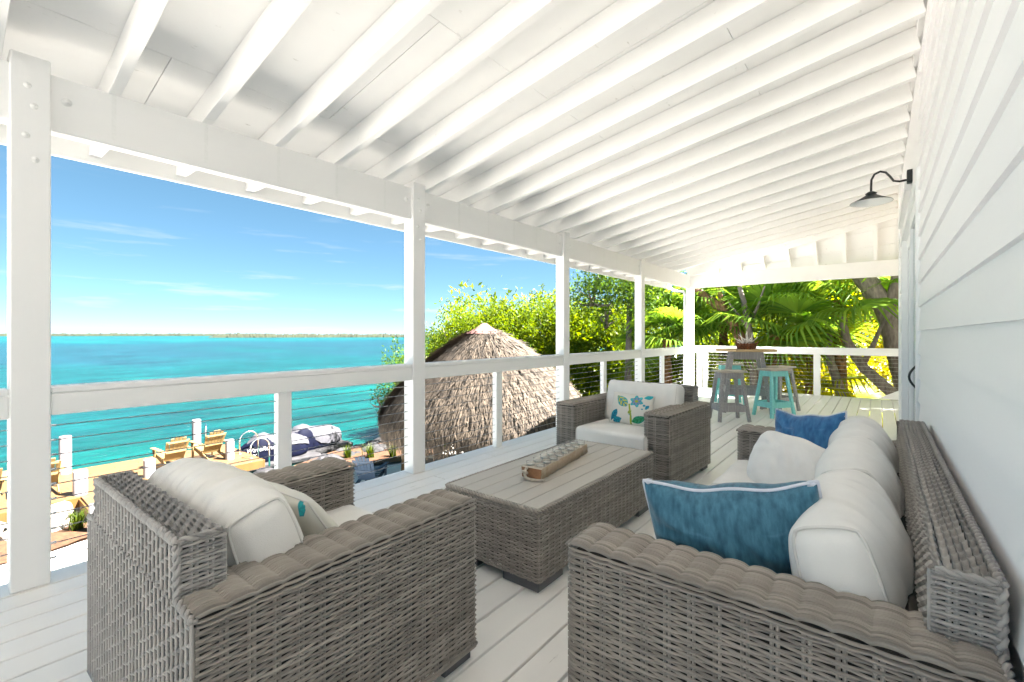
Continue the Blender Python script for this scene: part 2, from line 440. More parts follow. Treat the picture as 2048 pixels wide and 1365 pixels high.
mp2 = N_.new("ShaderNodeMapping"); mp2.inputs["Scale"].default_value = (1.6, 0.75, 1); mp2.inputs["Rotation"].default_value = (0, 0, R(20))
L_.new(g_.outputs["Position"], mp2.inputs[0])
nw = N_.new("ShaderNodeTexNoise"); nw.inputs["Scale"].default_value = 1.2; nw.inputs["Detail"].default_value = 6.0; nw.inputs["Roughness"].default_value = 0.62
L_.new(mp2.outputs[0], nw.inputs["Vector"])
bw = N_.new("ShaderNodeBump"); bw.inputs["Strength"].default_value = 1.0; bw.inputs["Distance"].default_value = 0.35
L_.new(nw.outputs[0], bw.inputs["Height"]); L_.new(bw.outputs[0], b_.inputs["Normal"])
M['water'] = m_

# ------------------------------------------------------------------ ground, water, far land
Z_G, Z_W = -3.0, -3.4
def shore(y):
    return np.interp(y, [-300, -5, 2, 6, 9, 12, 15, 19, 30, 60, 300], [-40, -14.6, -14.9, -15.0, -15.6, -16.4, -18.5, -21.5, -24, -30, -60])
ys = np.concatenate([np.linspace(-300, -12, 24), np.linspace(-10, 40, 126), np.linspace(44, 300, 24)])
ts = np.concatenate([np.linspace(-30, -4, 10), np.linspace(-3.5, 22, 86), np.linspace(24, 400, 24)])
Yg, Tg = np.meshgrid(ys, ts, indexing='ij')
Xg = shore(Yg) + Tg
Zg = np.where(Tg < 0, Z_W + 0.06 + Tg * 0.35, Z_W + 0.06 + 0.34 * np.clip(Tg / 1.1, 0, 1) ** 0.8)
Zg += np.where((Tg > 0) & (Tg < 25), 0.03 * np.sin(Xg * 2.3) * np.sin(Yg * 1.9), 0)
nY, nT = Yg.shape
idx = np.arange(nY * nT).reshape(nY, nT)
Fg = np.stack([idx[:-1, :-1], idx[:-1, 1:], idx[1:, 1:], idx[1:, :-1]], -1).reshape(-1, 4)
ground = link("ground", np_mesh("ground", np.stack([Xg, Yg, Zg], -1), Fg, M['sand']))
tag(ground, kind="structure", label="pale sand yard running down to the shore")

w = np_mesh("water", [(-9000, -9000, Z_W), (60, -9000, Z_W), (60, 9000, Z_W), (-9000, 9000, Z_W)], [(0, 1, 2, 3)], M['water'], False)
tag(link("water", w), kind="structure", label="turquoise shallow sea reaching the horizon")

def island(name, label, a0, a1, dist, h, seed):
    """low wooded key seen across the water; a0..a1 azimuth in degrees left of +Y"""
    n = 420; g = np.random.default_rng(seed)
    ang = np.radians(np.linspace(a0, a1, n))
    top = np.zeros(n)
    for f, am in ((7, .25), (19, .2), (43, .25), (97, .25), (190, .2)):
        top += am * np.sin(np.linspace(0, f, n) * 2 * np.pi + g.random() * 6)
    ends = np.clip(np.minimum(np.linspace(0, 1, n), np.linspace(1, 0, n)) * 14, 0, 1) ** .5
    hh = np.maximum(h * (0.75 + 0.22 * top) * ends, 0.2)
    rows = []
    for k, (dr, fz) in enumerate(((0, 0), (2, .35), (10, .8), (25, 1.0), (60, .9), (120, 0))):
        rr = dist + dr + g.random(n) * 4
        rows.append(np.stack([-np.sin(ang) * rr, np.cos(ang) * rr, Z_W - .1 + hh * fz * (1 + .1 * g.standard_normal(n) * (0 < k < 5))], -1))
    V = np.stack(rows); I = np.arange(6 * n).reshape(6, n)
    F = np.stack([I[:-1, :-1], I[:-1, 1:], I[1:, 1:], I[1:, :-1]], -1).reshape(-1, 4)
    tag(link(name, np_mesh(name, V, F, M['island'], False)), kind="structure", label=label)
island("terrain", "low green key lying nearer on the horizon", 43, 72, 880, 8.5, 1)
island("terrain", "thin far line of mangrove keys on the horizon", 64, 100, 2300, 13.0, 2)

# ------------------------------------------------------------------ the deck
XI, XE, XW = -3.45, -3.61, 0.25         # inner face of posts, deck edge, house wall
deck = tag(empty("deck"), kind="structure", label="pale grey painted board deck")
bw_ = 0.166
x = XE
k = 0
while x < 1.5:
    x1 = x + bw_
    cuts = [-6.4]
    yy = -6.4 + [1.1, 2.9, 2.0, 3.6, 0.7, 2.45][k % 6]
    while yy < 11.5:
        cuts.append(yy); yy += 3.66
    cuts.append(12.12)
    for a, b in zip(cuts[:-1], cuts[1:]):
        if x > XW + 0.05 and b < 8.5: continue
        dz = random.uniform(-.0015, .0015)
        box("plank", (x + .0062, a + .003, -.038 + dz), (x1 - .0062, b - .003, dz), M['deck'], deck, .003)
    x = x1; k += 1
for i in range(9):
    xj = -3.5 + i * .6
    box("joist", (xj, -6.4, -.24), (xj + .04, 12.1, -.042), M['hutpost'], deck, 0)  # coloured dark so the gaps between planks look shaded
box("rim_board", (XE - .04, -6.4, -.26), (XE - .002, 12.16, -.004), M['beam'], deck, .004)
box("rim_board", (XE - .04, 12.124, -.26), (1.6, 12.162, -.004), M['beam'], deck, .004)
for yy in (0.3, 2.9, 5.57, 8.27, 11.25):
    for xx in (-3.52, -0.2):
        box("support_post", (xx - .09, yy - .09, -3.3), (xx + .09, yy + .09, -.26), M['post'], deck, .005)

# ------------------------------------------------------------------ the house
house = tag(empty("beach_house", (XW, 0, 0)), "white clapboard house whose wall runs along the right of the deck", "house")
def H_(p): return (p[0] - XW, p[1], p[2])
DY0, DY1 = 4.62, 7.3
zb = 1.356 - .172 * 9
kb = 0
while zb < 3.46:
    for (a, b) in ((-6.4, 4.5), (7.42, 8.36)):
        if zb + .172 > 3.47: continue
        prism("clapboard", [H_((XW - .026, a, zb)), H_((XW - .010, a, zb + .178)), H_((XW + .03, a, zb + .178)), H_((XW + .03, a, zb))], (0, b - a, 0), M['wall'], house)
    zb += .172; kb += 1
for a, b in ((4.5, 7.42),):
    box("wall_panel", H_((XW - .012, a, 2.56)), H_((XW + .03, b, 3.44)), M['wall'], house, .002)
box("corner_board", H_((XW - .034, 8.36, -.25)), H_((XW + .05, 8.5, 3.42)), M['trim'], house, .004)
for a, b in ((4.5, 4.62), (7.3, 7.42)):
    box("door_casing", H_((XW - .036, a, 0)), H_((XW + .03, b, 2.46)), M['trim'], house, .004)
box("door_casing", H_((XW - .036, 4.5, 2.462)), H_((XW + .03, 7.42, 2.56)), M['trim'], house, .004)
for i, (a, b) in enumerate(((4.622, 5.95), (5.952, 7.298))):
    xo = XW - .008 + .03 * i
    d = box("door", H_((xo + .012, a + .09, .12)), H_((xo + .02, b - .09, 2.34)), M['glass'], house, 0)
    for lo, hi in (((a, .0), (a + .092, 2.46)), ((b - .092, .0), (b, 2.46)), ((a + .094, .0), (b - .094, .122)), ((a + .094, 2.338), (b - .094, 2.46))):
        c = Vector(d.location)
        box("door_rail", Vector(H_((xo - .008, lo[0], lo[1]))) - c, Vector(H_((xo + .032, hi[0], hi[1]))) - c, M['trim'], d, .003)
    if i == 0:
        hp = [Vector(H_((xo - .005 - .055 * math.sin(math.pi * t), 4.70, 0.90 + .20 * t))) - c for t in np.linspace(0, 1, 11)]
        tube("handle", [tuple(p) for p in hp], .008, M['black'], d)
# drip cap box over the doors, ledger under the rafters with its bolts
box("drip_cap", H_((XW - .062, 5.62, 2.66)), H_((XW - .013, 7.6, 2.74)), M['trim'], house, .004)
box("ledger", H_((XW - .04, -6.4, 3.46)), H_((XW + .03, 10.2, 3.64)), M['raft'], house, .003)
for i in range(20):
    yb = .62 + .47 * i + .1
    lathe("bolt", [(0, .012), (.01, .01), (.012, 0)], M['steel'], house, H_((XW - .03, yb, 3.40)), 8)
box("body", H_((XW + .05, -9, -3.0)), H_((XW + 9, 8.42, 3.5)), M['wall'], house, 0)
prism("roof", [H_((XW - .1, -9.3, 3.72)), H_((XW + 9.4, -9.3, 3.72)), H_((XW + 4.6, -9.3, 4.7))], (0, 17.9, 0), M['raft'], house)

# ------------------------------------------------------------------ porch roof: posts, beams, rafters, sheathing
roof = tag(empty("porch_roof", (0, 0, 0)), "white open-raftered porch roof on square posts", "porch roof")
SL = 0.175
def zr(x): return 2.73 + SL * (x - XI)                # underside of a rafter
RD = .17
# main beam, a doubled plank with bolts and nail rows
box("beam", (XI - .125, -6.4, 2.425), (XI - .035, 11.2, 2.726), M['beam'], roof, .005)
box("beam", (XI - .03, 11.1, 2.425), (6.2, 11.19, 2.722), M['beam'], roof, .005)
POSTS = [-4.9, -2.3, .31, 2.90, 5.57, 8.27, 11.22]
for i, yy in enumerate(POSTS):
    p = box("post", (XI - .14, yy - .075, .001), (XI, yy + .075, 2.78 if i < 6 else 2.74), M['post'], roof, .006)
    for j, (dy, dz) in enumerate(((-.012, 2.62), (.012, 2.52), (-.018, 2.36), (.016, 2.24))):
        b = lathe("bolt", [(0, .008), (.005, .0075), (.006, .004), (.008, .003), (.015, .002), (.016, 0)], M['bolt'], p, (.07, dy, dz - p.location.z), 14)
        b.rotation_euler = (0, R(90), 0)
    for dy in (-.13, .14):
        b = lathe("bolt", [(0, .010), (.007, .009), (.010, .005), (.022, .003), (.023, 0)], M['bolt'], roof, (XI - .036, yy + dy, 2.60), 14)
        b.rotation_euler = (0, R(90), 0)
# rafters
RY = [.62 + .47 * k for k in range(-15, 21)]
def hipy(x): return 11.1 - .72 * (x - XI) / 3.7
for yy in RY:
    x1 = XW - .03
    a = Vector((-4.0, yy + .031, zr(-4.0) + RD / 2)); b = Vector((x1, yy + .031, zr(x1) + RD / 2))
    bar("rafter", a, b, .056, RD, M['raft'], roof, .003)
    s = box("rafter_strap", (XI - .034, yy + .018, 2.46), (XI - .0335, yy + .040, 2.72), M['bolt'], roof, 0)
for yy in RY:
    box("rafter_tail", (-4.0, yy, 2.485), (XI - .13, yy + .062, zr(-4.0) - .001), M['raft'], roof, .003)
hipd = bar("hip_rafter", (XI - .1, hipy(XI - .1), zr(XI) + RD / 2 - .02), (XW + .05, hipy(XW + .05), zr(XW) + RD / 2), .05, RD + .05, M['raft'], roof, .004)
for k in range(8):
    xx = XI + .58 + k * .47
    zt = zr(xx)
    yh = hipy(xx)
    bar("jack_rafter", (xx, 11.2, 2.755), (xx, yh, zt + RD * .62), .056, .13, M['raft'], roof, .003, up=(0, .5, 1))
# roof sheathing in sheets with open joints
def zs_(x): return zr(x) + RD / math.cos(math.atan(SL)) + .002
XS = [-4.06, -3.23, -2.01, -.79, XW + .02]
for i, (xa, xb) in enumerate(zip(XS[:-1], XS[1:])):
    cuts = [-6.5] + [(-6.5 + .62 + [1.1, .2, 1.3, .45][i]) + 1.88 * n for n in range(12) if (-6.5 + .62 + [1.1, .2, 1.3, .45][i]) + 1.88 * n < 10.0] + [None]
    for a, b in zip(cuts[:-1], cuts[1:]):
        g = .0025
        ya, yb1, yb2 = a + g, (b - g if b else hipy(xa) + .02), (b - g if b else hipy(xb) + .02)
        prism("ceiling_sheet", [(xa + g, ya, zs_(xa)), (xb - g, ya, zs_(xb)), (xb - g, yb2, zs_(xb)), (xa + g, yb1, zs_(xa))], (0, 0, .016), M['ceil'], roof)
for k in range(3):
    f0, f1 = k / 3, (k + 1) / 3
    def ep(x, f):
        yh, zh = hipy(x) + .0, zs_(x) + .0
        ye, ze = 11.33, 2.735
        return (x, yh + (ye - yh) * f, zh + (ze - zh) * f)
    prism("ceiling_sheet", [ep(XI - .1, f0), ep(XW, f0), ep(XW, f1 - .006), ep(XI - .1, f1 - .006)], (0, .012, .016), M['ceil'], roof)
for k in range(2):
    ya_, yb_ = 8.52 + k * .92, 8.52 + (k + 1) * .92 - .004
    prism("ceiling_sheet", [(XW + .024, ya_, zs_(XW)), (6.2, ya_, zs_(XW)), (6.2, yb_, zs_(XW)), (XW + .024, yb_, zs_(XW))], (0, 0, .016), M['ceil'], roof)
def eq(f): return (hipy(XW) + (11.33 - hipy(XW)) * f, zs_(XW) + (2.735 - zs_(XW)) * f)
for k in range(3):
    (ya_, za_), (yb_, zb2) = eq(k / 3), eq((k + 1) / 3 - .008)
    prism("ceiling_sheet", [(XW + .004, ya_, za_), (6.2, ya_, za_), (6.2, yb_, zb2), (XW + .004, yb_, zb2)], (0, .012, .016), M['ceil'], roof)
for k in range(3):
    prism("roof_deck", [(*p_[:1], p_[1] + .02, p_[2] + .025) for p_ in (ep(XI - .1, 0), ep(XW, 0), ep(XW, 1), ep(XI - .1, 1))] if k == 0 else [(XW + .002, eq(0)[0] + .02, eq(0)[1] + .025), (6.2, eq(0)[0] + .02, eq(0)[1] + .025), (6.2, eq(1)[0] + .02, eq(1)[1] + .025), (XW + .002, eq(1)[0] + .02, eq(1)[1] + .025)], (0, .03, .035), M['ceil'], roof) if k < 2 else None
prism("roof_deck", [(XW + .12, 8.5, zs_(XW) + .022), (6.2, 8.5, zs_(XW) + .022), (6.2, 10.42, zs_(XW) + .022), (XW + .12, 10.42, zs_(XW) + .022)], (0, 0, .05), M['ceil'], roof)
prism("roof_deck", [(-4.08, -6.52, zs_(-4.08) + .022), (XW + .1, -6.52, zs_(XW + .1) + .022), (XW + .1, 10.5, zs_(XW + .1) + .022), (-4.08, 11.3, zs_(-4.08) + .022)], (0, 0, .05), M['ceil'], roof)
box("fascia", (-4.045, -6.5, 2.445), (-4.002, 11.3, 2.83), M['beam'], roof, .003)
# gutter downspout beside the corner post
tube("downspout", [(-3.98, 11.22, 2.46), (-3.9, 11.20, 2.40), (-3.66, 11.18, 2.36), (-3.63, 11.17, 2.28), (-3.63, 11.17, .1)], .032, M['trim'], roof, 8)

# ------------------------------------------------------------------ cable railing
rail = tag(empty("cable_railing", (XI, 0, 0)), "white post and steel cable railing along the seaward deck edge", "railing")
def Rl(p): return (p[0] - XI, p[1], p[2])
segs = list(zip(POSTS[:-1], POSTS[1:])) + [(11.22, 12.12)]
for a, b in segs:
    a2, b2 = a + .077, (b - .077 if b < 12 else 12.055)
    box("handrail", Rl((XI - .135, a2, 1.012)), Rl((XI - .004, b2, 1.046)), M['post'], rail, .006)
    box("rail_board", Rl((XI - .05, a2, .893)), Rl((XI - .012, b2, 1.011)), M['beam'], rail, .005)
    if b - a > 2:
        m_y = (a + b) / 2 + (.04 if a < 2 else -.08 if a < 8 else -.3)
        box("rail_post", Rl((XI - .12, m_y - .052, .001)), Rl((XI - .052, m_y + .052, 1.010)), M['post'], rail, .005)
box("rail_post", Rl((XI - .145, 11.96, .001)), Rl((XI - .025, 12.08, 1.010)), M['post'], rail, .005)
for kz in range(10):
    z = .83 - .0805 * kz
    pts = [Rl((XI - .086 , y_, z - .003 * abs(math.sin(y_ * 1.2)))) for y_ in np.linspace(-4.9, 12.0, 70)]
    tube("cable", pts, .0033, M['steel'], rail, 5)
    for (a, b) in segs[2:]:
        for yf in (a + .085,) + ((b - .085,) if b < 12 else ()):
            tube("cable_fitting", [Rl((XI - .086, yf - .012, z)), Rl((XI - .086, yf + .02, z))], .007, M['bright_steel'], rail, 6)

rail2 = tag(empty("cable_railing", (-1, 12.05, 0)), "white cable railing across the far end of the deck before the palms", "railing")
def R2(p): return (p[0] + 1, p[1] - 12.05, p[2])
box("handrail", R2((-3.47, 11.95, 1.012)), R2((1.55, 12.10, 1.046)), M['post'], rail2, .006)
box("rail_board", R2((-3.46, 11.965, .893)), R2((1.55, 12.0, 1.011)), M['beam'], rail2, .005)
box("rail_post", R2((-1.12, 11.985, .001)), R2((-1.0, 12.08, 1.010)), M['post'], rail2, .005)
box("rail_post", R2((-3.44, 11.985, .001)), R2((-3.35, 12.08, 1.010)), M['post'], rail2, .005)
for xr in (1.4,): box("rail_post", R2((xr, 11.985, .001)), R2((xr + .12, 12.08, 1.010)), M['post'], rail2, .005)
for kz in range(10):
    z = .83 - .0805 * kz
    tube("cable", [R2((x_, 12.03, z - .004 * abs(math.sin(x_ * 1.3)))) for x_ in np.linspace(-3.4, 1.5, 30)], .0033, M['bright_steel'], rail2, 5)
# stair guard board dropping away at the far right corner of the deck
sg = tag(empty("stair_guard", (.2, 11.6, 0)), "white sloping stair guard board at the far right corner of the deck", "stair guard")
prism("guard_board", [(-.22, .42, .02), (.9, .30, .02), (.9, .30, .62), (.35, .36, .34)], (0, .05, 0), M['post'], sg)
box("guard_post", (.9, .22, .002), (1.0, .42, .95), M['post'], sg, .005)

# ------------------------------------------------------------------ wall lamp
lamp = tag(empty("wall_lamp", (XW - .02, 5.55, 2.77)), "black gooseneck barn lamp on the white wall", "wall lamp")
lamp.scale = (.88, .88, .88)
box("wall_plate", (-.035, -.045, -.065), (.012, .045, .065), M['black'], lamp, .006)
gp = [(-.03, 0, -.03), (-.09, 0, -.034), (-.14, 0, -.018), (-.17, 0, .035), (-.205, 0, .085), (-.25, 0, .105), (-.30, 0, .085), (-.325, 0, .03), (-.328, 0, -.05), (-.328, 0, -.10)]
tube("gooseneck", gp, .011, M['black'], lamp, 10)
shade = lathe("lamp_shade", [(.0, -.095), (.02, -.095), (.03, -.10), (.052, -.115), (.045, -.125), (.05, -.135), (.10, -.165), (.16, -.195), (.185, -.208), (.187, -.212)], M['black'], lamp, (-.328, 0, 0), 32)
lathe("shade_lining", [(.184, -.212), (.155, -.200), (.09, -.168), (.04, -.14), (0, -.135)], M['lampwhite'], shade, (0, 0, 0), 32)
# ------------------------------------------------------------------ wicker
def fillet(pts, r, seg=5):
    pts = [np.asarray(p, float) for p in pts]; out = [pts[0]]
    for a, b, c in zip(pts[:-2], pts[1:-1], pts[2:]):
        d1 = a - b; d2 = c - b
        l1, l2 = np.linalg.norm(d1), np.linalg.norm(d2); rr = min(r, l1 * .49, l2 * .49)
        p0, p1 = b + d1 / l1 * rr, b + d2 / l2 * rr
        for t in np.linspace(0, 1, seg): out.append((1 - t) ** 2 * p0 + 2 * t * (1 - t) * b + t * t * p1)
    out.append(pts[-1])
    return np.array(out)

class Sheet:
    def __init__(s, path, ext, flip=False):
        s.p = np.asarray(path, float); s.e = np.asarray(ext, float); s.e /= np.linalg.norm(s.e)
        s.d = np.concatenate([[0], np.cumsum(np.linalg.norm(np.diff(s.p, axis=0), axis=1))]); s.L = s.d[-1]
        s.sg = -1.0 if flip else 1.0
    def pos(s, u): return np.stack([np.interp(u, s.d, s.p[:, k]) for k in range(3)], -1)
    def __call__(s, u, v):
        P = s.pos(u); h = .004
        T = s.pos(np.clip(u + h, 0, s.L)) - s.pos(np.clip(u - h, 0, s.L))
        T /= np.linalg.norm(T, axis=-1, keepdims=True) + 1e-12
        N = np.cross(T, s.e) * s.sg
        return P + s.e * v[..., None], N, T

def weave(mb, S, v0, v1, along, pitch, stake, amp, w, th, alt=True, stakes=True, u0=0.0, u1=None, dens=4, top=0.0):
    u1 = S.L if u1 is None else u1
    if along == 'u': a0, a1, b0, b1 = u0, u1, v0, v1
    else: a0, a1, b0, b1 = v0, v1, u0, u1
    nr = max(2, int(round((b1 - b0) / pitch))); nst = max(2, int(round((a1 - a0) / stake)))
    stk = (a1 - a0) / nst
    m = nst * dens + 1
    A = np.linspace(a0, a1, m)
    B = b0 + (np.arange(nr) + .5) * (b1 - b0) / nr
    ph = rng.random(nr) * .25
    AA = np.repeat(A[None], nr, 0)
    BB = np.repeat(B[:, None], m, 1) + rng.normal(0, pitch * .05, (nr, 1)) + pitch * .10 * np.sin(AA * 9 + rng.random((nr, 1)) * 6)
    s_ = (AA - a0) / stk
    if alt:
        n = amp * np.sin(np.pi * s_ + np.pi * .5 + np.pi * (np.arange(nr)[:, None] % 2) + ph[:, None] * .4)
        n = amp * np.tanh(n / amp * 1.6)
    else:
        n = amp * (np.abs(np.sin(np.pi * s_)) ** .6 * 2 - 1.2) + rng.normal(0, amp * .08, (nr, 1))
    prof = [(-.5, -.25), (-.36, .55), (0, 1.0), (.36, .55), (.5, -.25)]
    P, N, T = S(AA, BB) if along == 'u' else S(BB, AA)
    D = np.broadcast_to(S.e, P.shape) if along == 'u' else T
    K = len(prof)
    V = np.stack([P + D * (c * w) + N * (n[..., None] + h * th + top) for c, h in prof], 2)     # nr, m, K, 3
    I = np.arange(nr * m * K).reshape(nr, m, K)
    F = np.stack([I[:, :-1, :-1], I[:, 1:, :-1], I[:, 1:, 1:], I[:, :-1, 1:]], -1).reshape(-1, 4)
    tone = np.repeat(rng.random(nr), m * K)
    mb.add(V, F, tone)
    if stakes:
        C = a0 + (np.arange(nst + 1)) * stk
        for off in (-.0065, .0065):
            mm = max(3, nr + 1)
            CC = np.repeat(np.clip(C + off, a0, a1)[:, None], mm, 1); EE = np.repeat(np.linspace(b0, b1, mm)[None], len(C), 0)
            P, N, T = S(CC, EE) if along == 'u' else S(EE, CC)
            D = T if along == 'u' else np.broadcast_to(S.e, P.shape)
            V = np.stack([P + D * (c * .010) + N * (h * .005 - .002) for c, h in prof], 2)
            I = np.arange(len(C) * mm * K).reshape(len(C), mm, K)
            F = np.stack([I[:, :-1, :-1], I[:, 1:, :-1], I[:, 1:, 1:], I[:, :-1, 1:]], -1).reshape(-1, 4)
            mb.add(V, F, np.repeat(rng.random(len(C)), mm * K))

def ribbed(mb, S, v0, v1, rib=.034, pitch=.0205):
    """upright ribs standing proud of short slanted weavers with open slots between"""
    n = max(2, int(round(S.L / rib)))
    weave(mb, S, v0, v1, 'u', pitch, S.L / n, .0034, pitch * .50, .0055, stakes=False, dens=5)
    for k in range(n + 1):
        u = np.full(24, np.clip(k * S.L / n, .003, S.L - .003)); v = np.linspace(v0, v1, 24)
        P, N, T = S(u + .0015 * np.sin(v * 40 + k), v)
        mb.add(*tube_arrays(P + N * .0050, .0048, 6), float(.6 + .4 * rng.random()))

def braid(mb, pts, r):
    """two strands twisted round an edge"""
    P = np.asarray(pts, float)
    d = np.concatenate([[0], np.cumsum(np.linalg.norm(np.diff(P, axis=0), axis=1))])
    s_ = np.linspace(0, d[-1], max(6, int(d[-1] / .010)))
    Q = np.stack([np.interp(s_, d, P[:, k]) for k in range(3)], -1)
    T = np.gradient(Q, axis=0); T /= np.linalg.norm(T, axis=1, keepdims=True)
    A = np.cross(T, [0.31, 0.52, 0.80]); A /= np.linalg.norm(A, axis=1, keepdims=True); B = np.cross(T, A)
    for ph in (0, np.pi):
        an = s_ / .05 * 2 * np.pi + ph
        mb.add(*tube_arrays(Q + (A * np.cos(an)[:, None] + B * np.sin(an)[:, None]) * r * .55, r * .62, 6), float(rng.random()))

ARM_W, ARM_H, BACK_H, SEAT_H = .205, .648, .805, .30
def wicker_seat(name, w, d, label, cat, group=None):
    t = tag(empty(name), label, cat, group)
    hw = w / 2; yb, yf = -d / 2, d / 2; z0 = .055
    P_, ST, AM, WD, TH = .0100, .066, .0040, .0072, .0062
    inner_b = yb + .17
    for sgn in (1, -1):
        xo, xi = sgn * hw, sgn * (hw - ARM_W)
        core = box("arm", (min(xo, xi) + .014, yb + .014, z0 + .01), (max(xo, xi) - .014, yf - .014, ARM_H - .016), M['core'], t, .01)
        off = np.array(core.location)
        mb = MB()
        path = fillet([(xi, inner_b, 0), (xi, yf, 0), (xo, yf, 0), (xo, yb, 0)], .022)
        S = Sheet(path - [0, 0, 0], (0, 0, 1), flip=(sgn > 0))
        weave(mb, S, z0, ARM_H - .022, 'u', P_, ST, AM, WD, TH)
        # top, strands along the arm bulging over the stakes
        prof = fillet([(xi, 0, ARM_H - .03), (xi, 0, ARM_H), (xo, 0, ARM_H), (xo, 0, ARM_H - .03)], .020)
        S2 = Sheet(prof + [0, yb, 0], (0, 1, 0), flip=(sgn < 0))
        weave(mb, S2, .004, d - .004, 'v', .0118, .070, .0042, .0080, .0098, alt=False, stakes=False, dens=6)
        braid(mb, [(xi + sgn * .004, yf + .001, ARM_H - .006), (xo - sgn * .004, yf + .001, ARM_H - .006)], .010)
        mb.add(*tube_arrays([(xo + sgn * .002, yf - .01, z0 + .004), (xo + sgn * .002, yb + .01, z0 + .004)], .008, 6), .4)
        mb.add(*tube_arrays([(xi, yf + .002, z0 + .004), (xo, yf + .002, z0 + .004)], .008, 6), .4)
        me = mb.mesh("wicker_weave", M['wick']); me.transform(Matrix.Translation(-Vector(off)))
        tag(link("wicker_weave", me, core), kind="stuff")
    # back: full width below the arm line, a narrower slab above it
    ins = .115
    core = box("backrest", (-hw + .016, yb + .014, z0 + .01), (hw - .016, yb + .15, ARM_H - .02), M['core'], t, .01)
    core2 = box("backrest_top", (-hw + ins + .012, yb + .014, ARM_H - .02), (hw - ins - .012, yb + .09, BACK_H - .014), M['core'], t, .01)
    mb = MB()
    S = Sheet([(hw, yb, 0), (-hw, yb, 0)], (0, 0, 1), flip=True)
    ribbed(mb, S, z0, ARM_H)
    S = Sheet([(hw - ins, yb, 0), (-hw + ins, yb, 0)], (0, 0, 1), flip=True)
    ribbed(mb, S, ARM_H, BACK_H - .008)
    # bead-like weave over the top and down the inside
    prof = fillet([(0, yb, BACK_H - .02), (0, yb, BACK_H), (0, yb + .10, BACK_H), (0, yb + .14, .42)], .016)
    S = Sheet(prof + [-hw + ins, 0, 0], (1, 0, 0), flip=False)
    weave(mb, S, 0, w - 2 * ins, 'v', .0145, .027, .0048, .0150, .0085, stakes=False, dens=6)
    for sgn in (1, -1):
        xe = sgn * (hw - ins)
        S = Sheet([(xe, yb, 0), (xe, yb + .11, 0)], (0, 0, 1), flip=(sgn < 0))
        weave(mb, S, ARM_H - .01, BACK_H - .006, 'u', .0105, .040, .003, .0088, .0065)
        braid(mb, [(xe, yb + .004, BACK_H - .004), (xe, yb + .10, BACK_H - .004)], .009)
    braid(mb, [(-hw + ins, yb - .002, BACK_H - .006), (hw - ins, yb - .002, BACK_H - .006)], .011)
    for sgn in (1, -1):
        braid(mb, [(sgn * (hw - ins), yb - .002, BACK_H - .01), (sgn * (hw - ins), yb - .002, ARM_H + .005), (sgn * hw, yb - .002, ARM_H - .01)], .010)
    mb.add(*tube_arrays([(-hw, yb - .002, z0 + .004), (hw, yb - .002, z0 + .004)], .009, 6), .4)
    me = mb.mesh("wicker_weave", M['wick_skylit']); me.transform(Matrix.Translation(-Vector(core.location)))
    tag(link("wicker_weave", me, core), kind="stuff")
    # seat base with woven apron
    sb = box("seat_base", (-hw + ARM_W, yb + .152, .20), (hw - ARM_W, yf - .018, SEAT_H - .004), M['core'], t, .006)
    mb = MB()
    S = Sheet([(-hw + ARM_W, yf - .012, 0), (hw - ARM_W, yf - .012, 0)], (0, 0, 1))
    weave(mb, S, z0 + .02, SEAT_H - .006, 'u', P_, ST, AM, WD, TH)
    me = mb.mesh("wicker_weave", M['wick']); me.transform(Matrix.Translation(-Vector(sb.location)))
    tag(link("wicker_weave", me, sb), kind="stuff")
    for sx in (1, -1):
        for y_ in (yb + .09, yf - .09):
            box("foot", (sx * (hw - .09) - .075, y_ - .075, .001), (sx * (hw - .09) + .075, y_ + .075, z0 + .004), M['foot'], t, .006)
    return t

# near armchair faces along the deck, its twin looks back at it, the sofa stands against the wall
CA = wicker_seat("wicker_armchair", 1.06, 1.00, "grey wicker armchair in the near left foreground with its woven back to the railing post", "armchair", "wicker armchairs at the coffee table")
CA.location = (-1.812, .875, 0); CA.rotation_euler = (0, 0, R(1.0))
CB = copy_tree(CA)
CB["label"] = "grey wicker armchair beyond the coffee table with a leaf-print pillow on it"
CB.location = (-1.915, 4.33, 0); CB.rotation_euler = (0, 0, R(180 - 3)); CB.scale = (1.09, 1.0, 1.0)
SOFA = wicker_seat("wicker_sofa", 2.50, .99, "long grey wicker sofa standing against the white clapboard wall", "sofa")
SOFA.location = (-.295, 2.53, 0); SOFA.rotation_euler = (0, 0, R(90))

# ------------------------------------------------------------------ coffee table
TX0, TX1, TY0, TY1, TZ = -2.04, -1.35, 1.91, 3.43, .432
ct = tag(empty("coffee_table", ((TX0 + TX1) / 2, (TY0 + TY1) / 2, 0)), "low wicker coffee table with a slatted grey top", "coffee table")
def Tl(p): return np.asarray(p, float) - [(TX0 + TX1) / 2, (TY0 + TY1) / 2, 0]
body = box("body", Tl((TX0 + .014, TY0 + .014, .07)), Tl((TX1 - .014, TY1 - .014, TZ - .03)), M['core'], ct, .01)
mb = MB()
path = fillet([Tl(p) for p in ((-1.7, TY0, 0), (TX1, TY0, 0), (TX1, TY1, 0), (TX0, TY1, 0), (TX0, TY0, 0), (-1.7, TY0, 0))], .02)
S = Sheet(path, (0, 0, 1))
weave(mb, S, .055, TZ - .03, 'u', .0100, .058, .0040, .0072, .0062)
edge = fillet([Tl(p) for p in ((-1.7, TY0 + .004, TZ - .012), (TX1 - .004, TY0 + .004, TZ - .012), (TX1 - .004, TY1 - .004, TZ - .012), (TX0 + .004, TY1 - .004, TZ - .012), (TX0 + .004, TY0 + .004, TZ - .012), (-1.7, TY0 + .004, TZ - .012))], .02)
braid(mb, edge, .012)
braid(mb, edge - [0, 0, .022], .010)
me = mb.mesh("wicker_weave", M['wick']); me.transform(Matrix.Translation(-body.location))
tag(link("wicker_weave", me, body), kind="stuff")
ns = 6
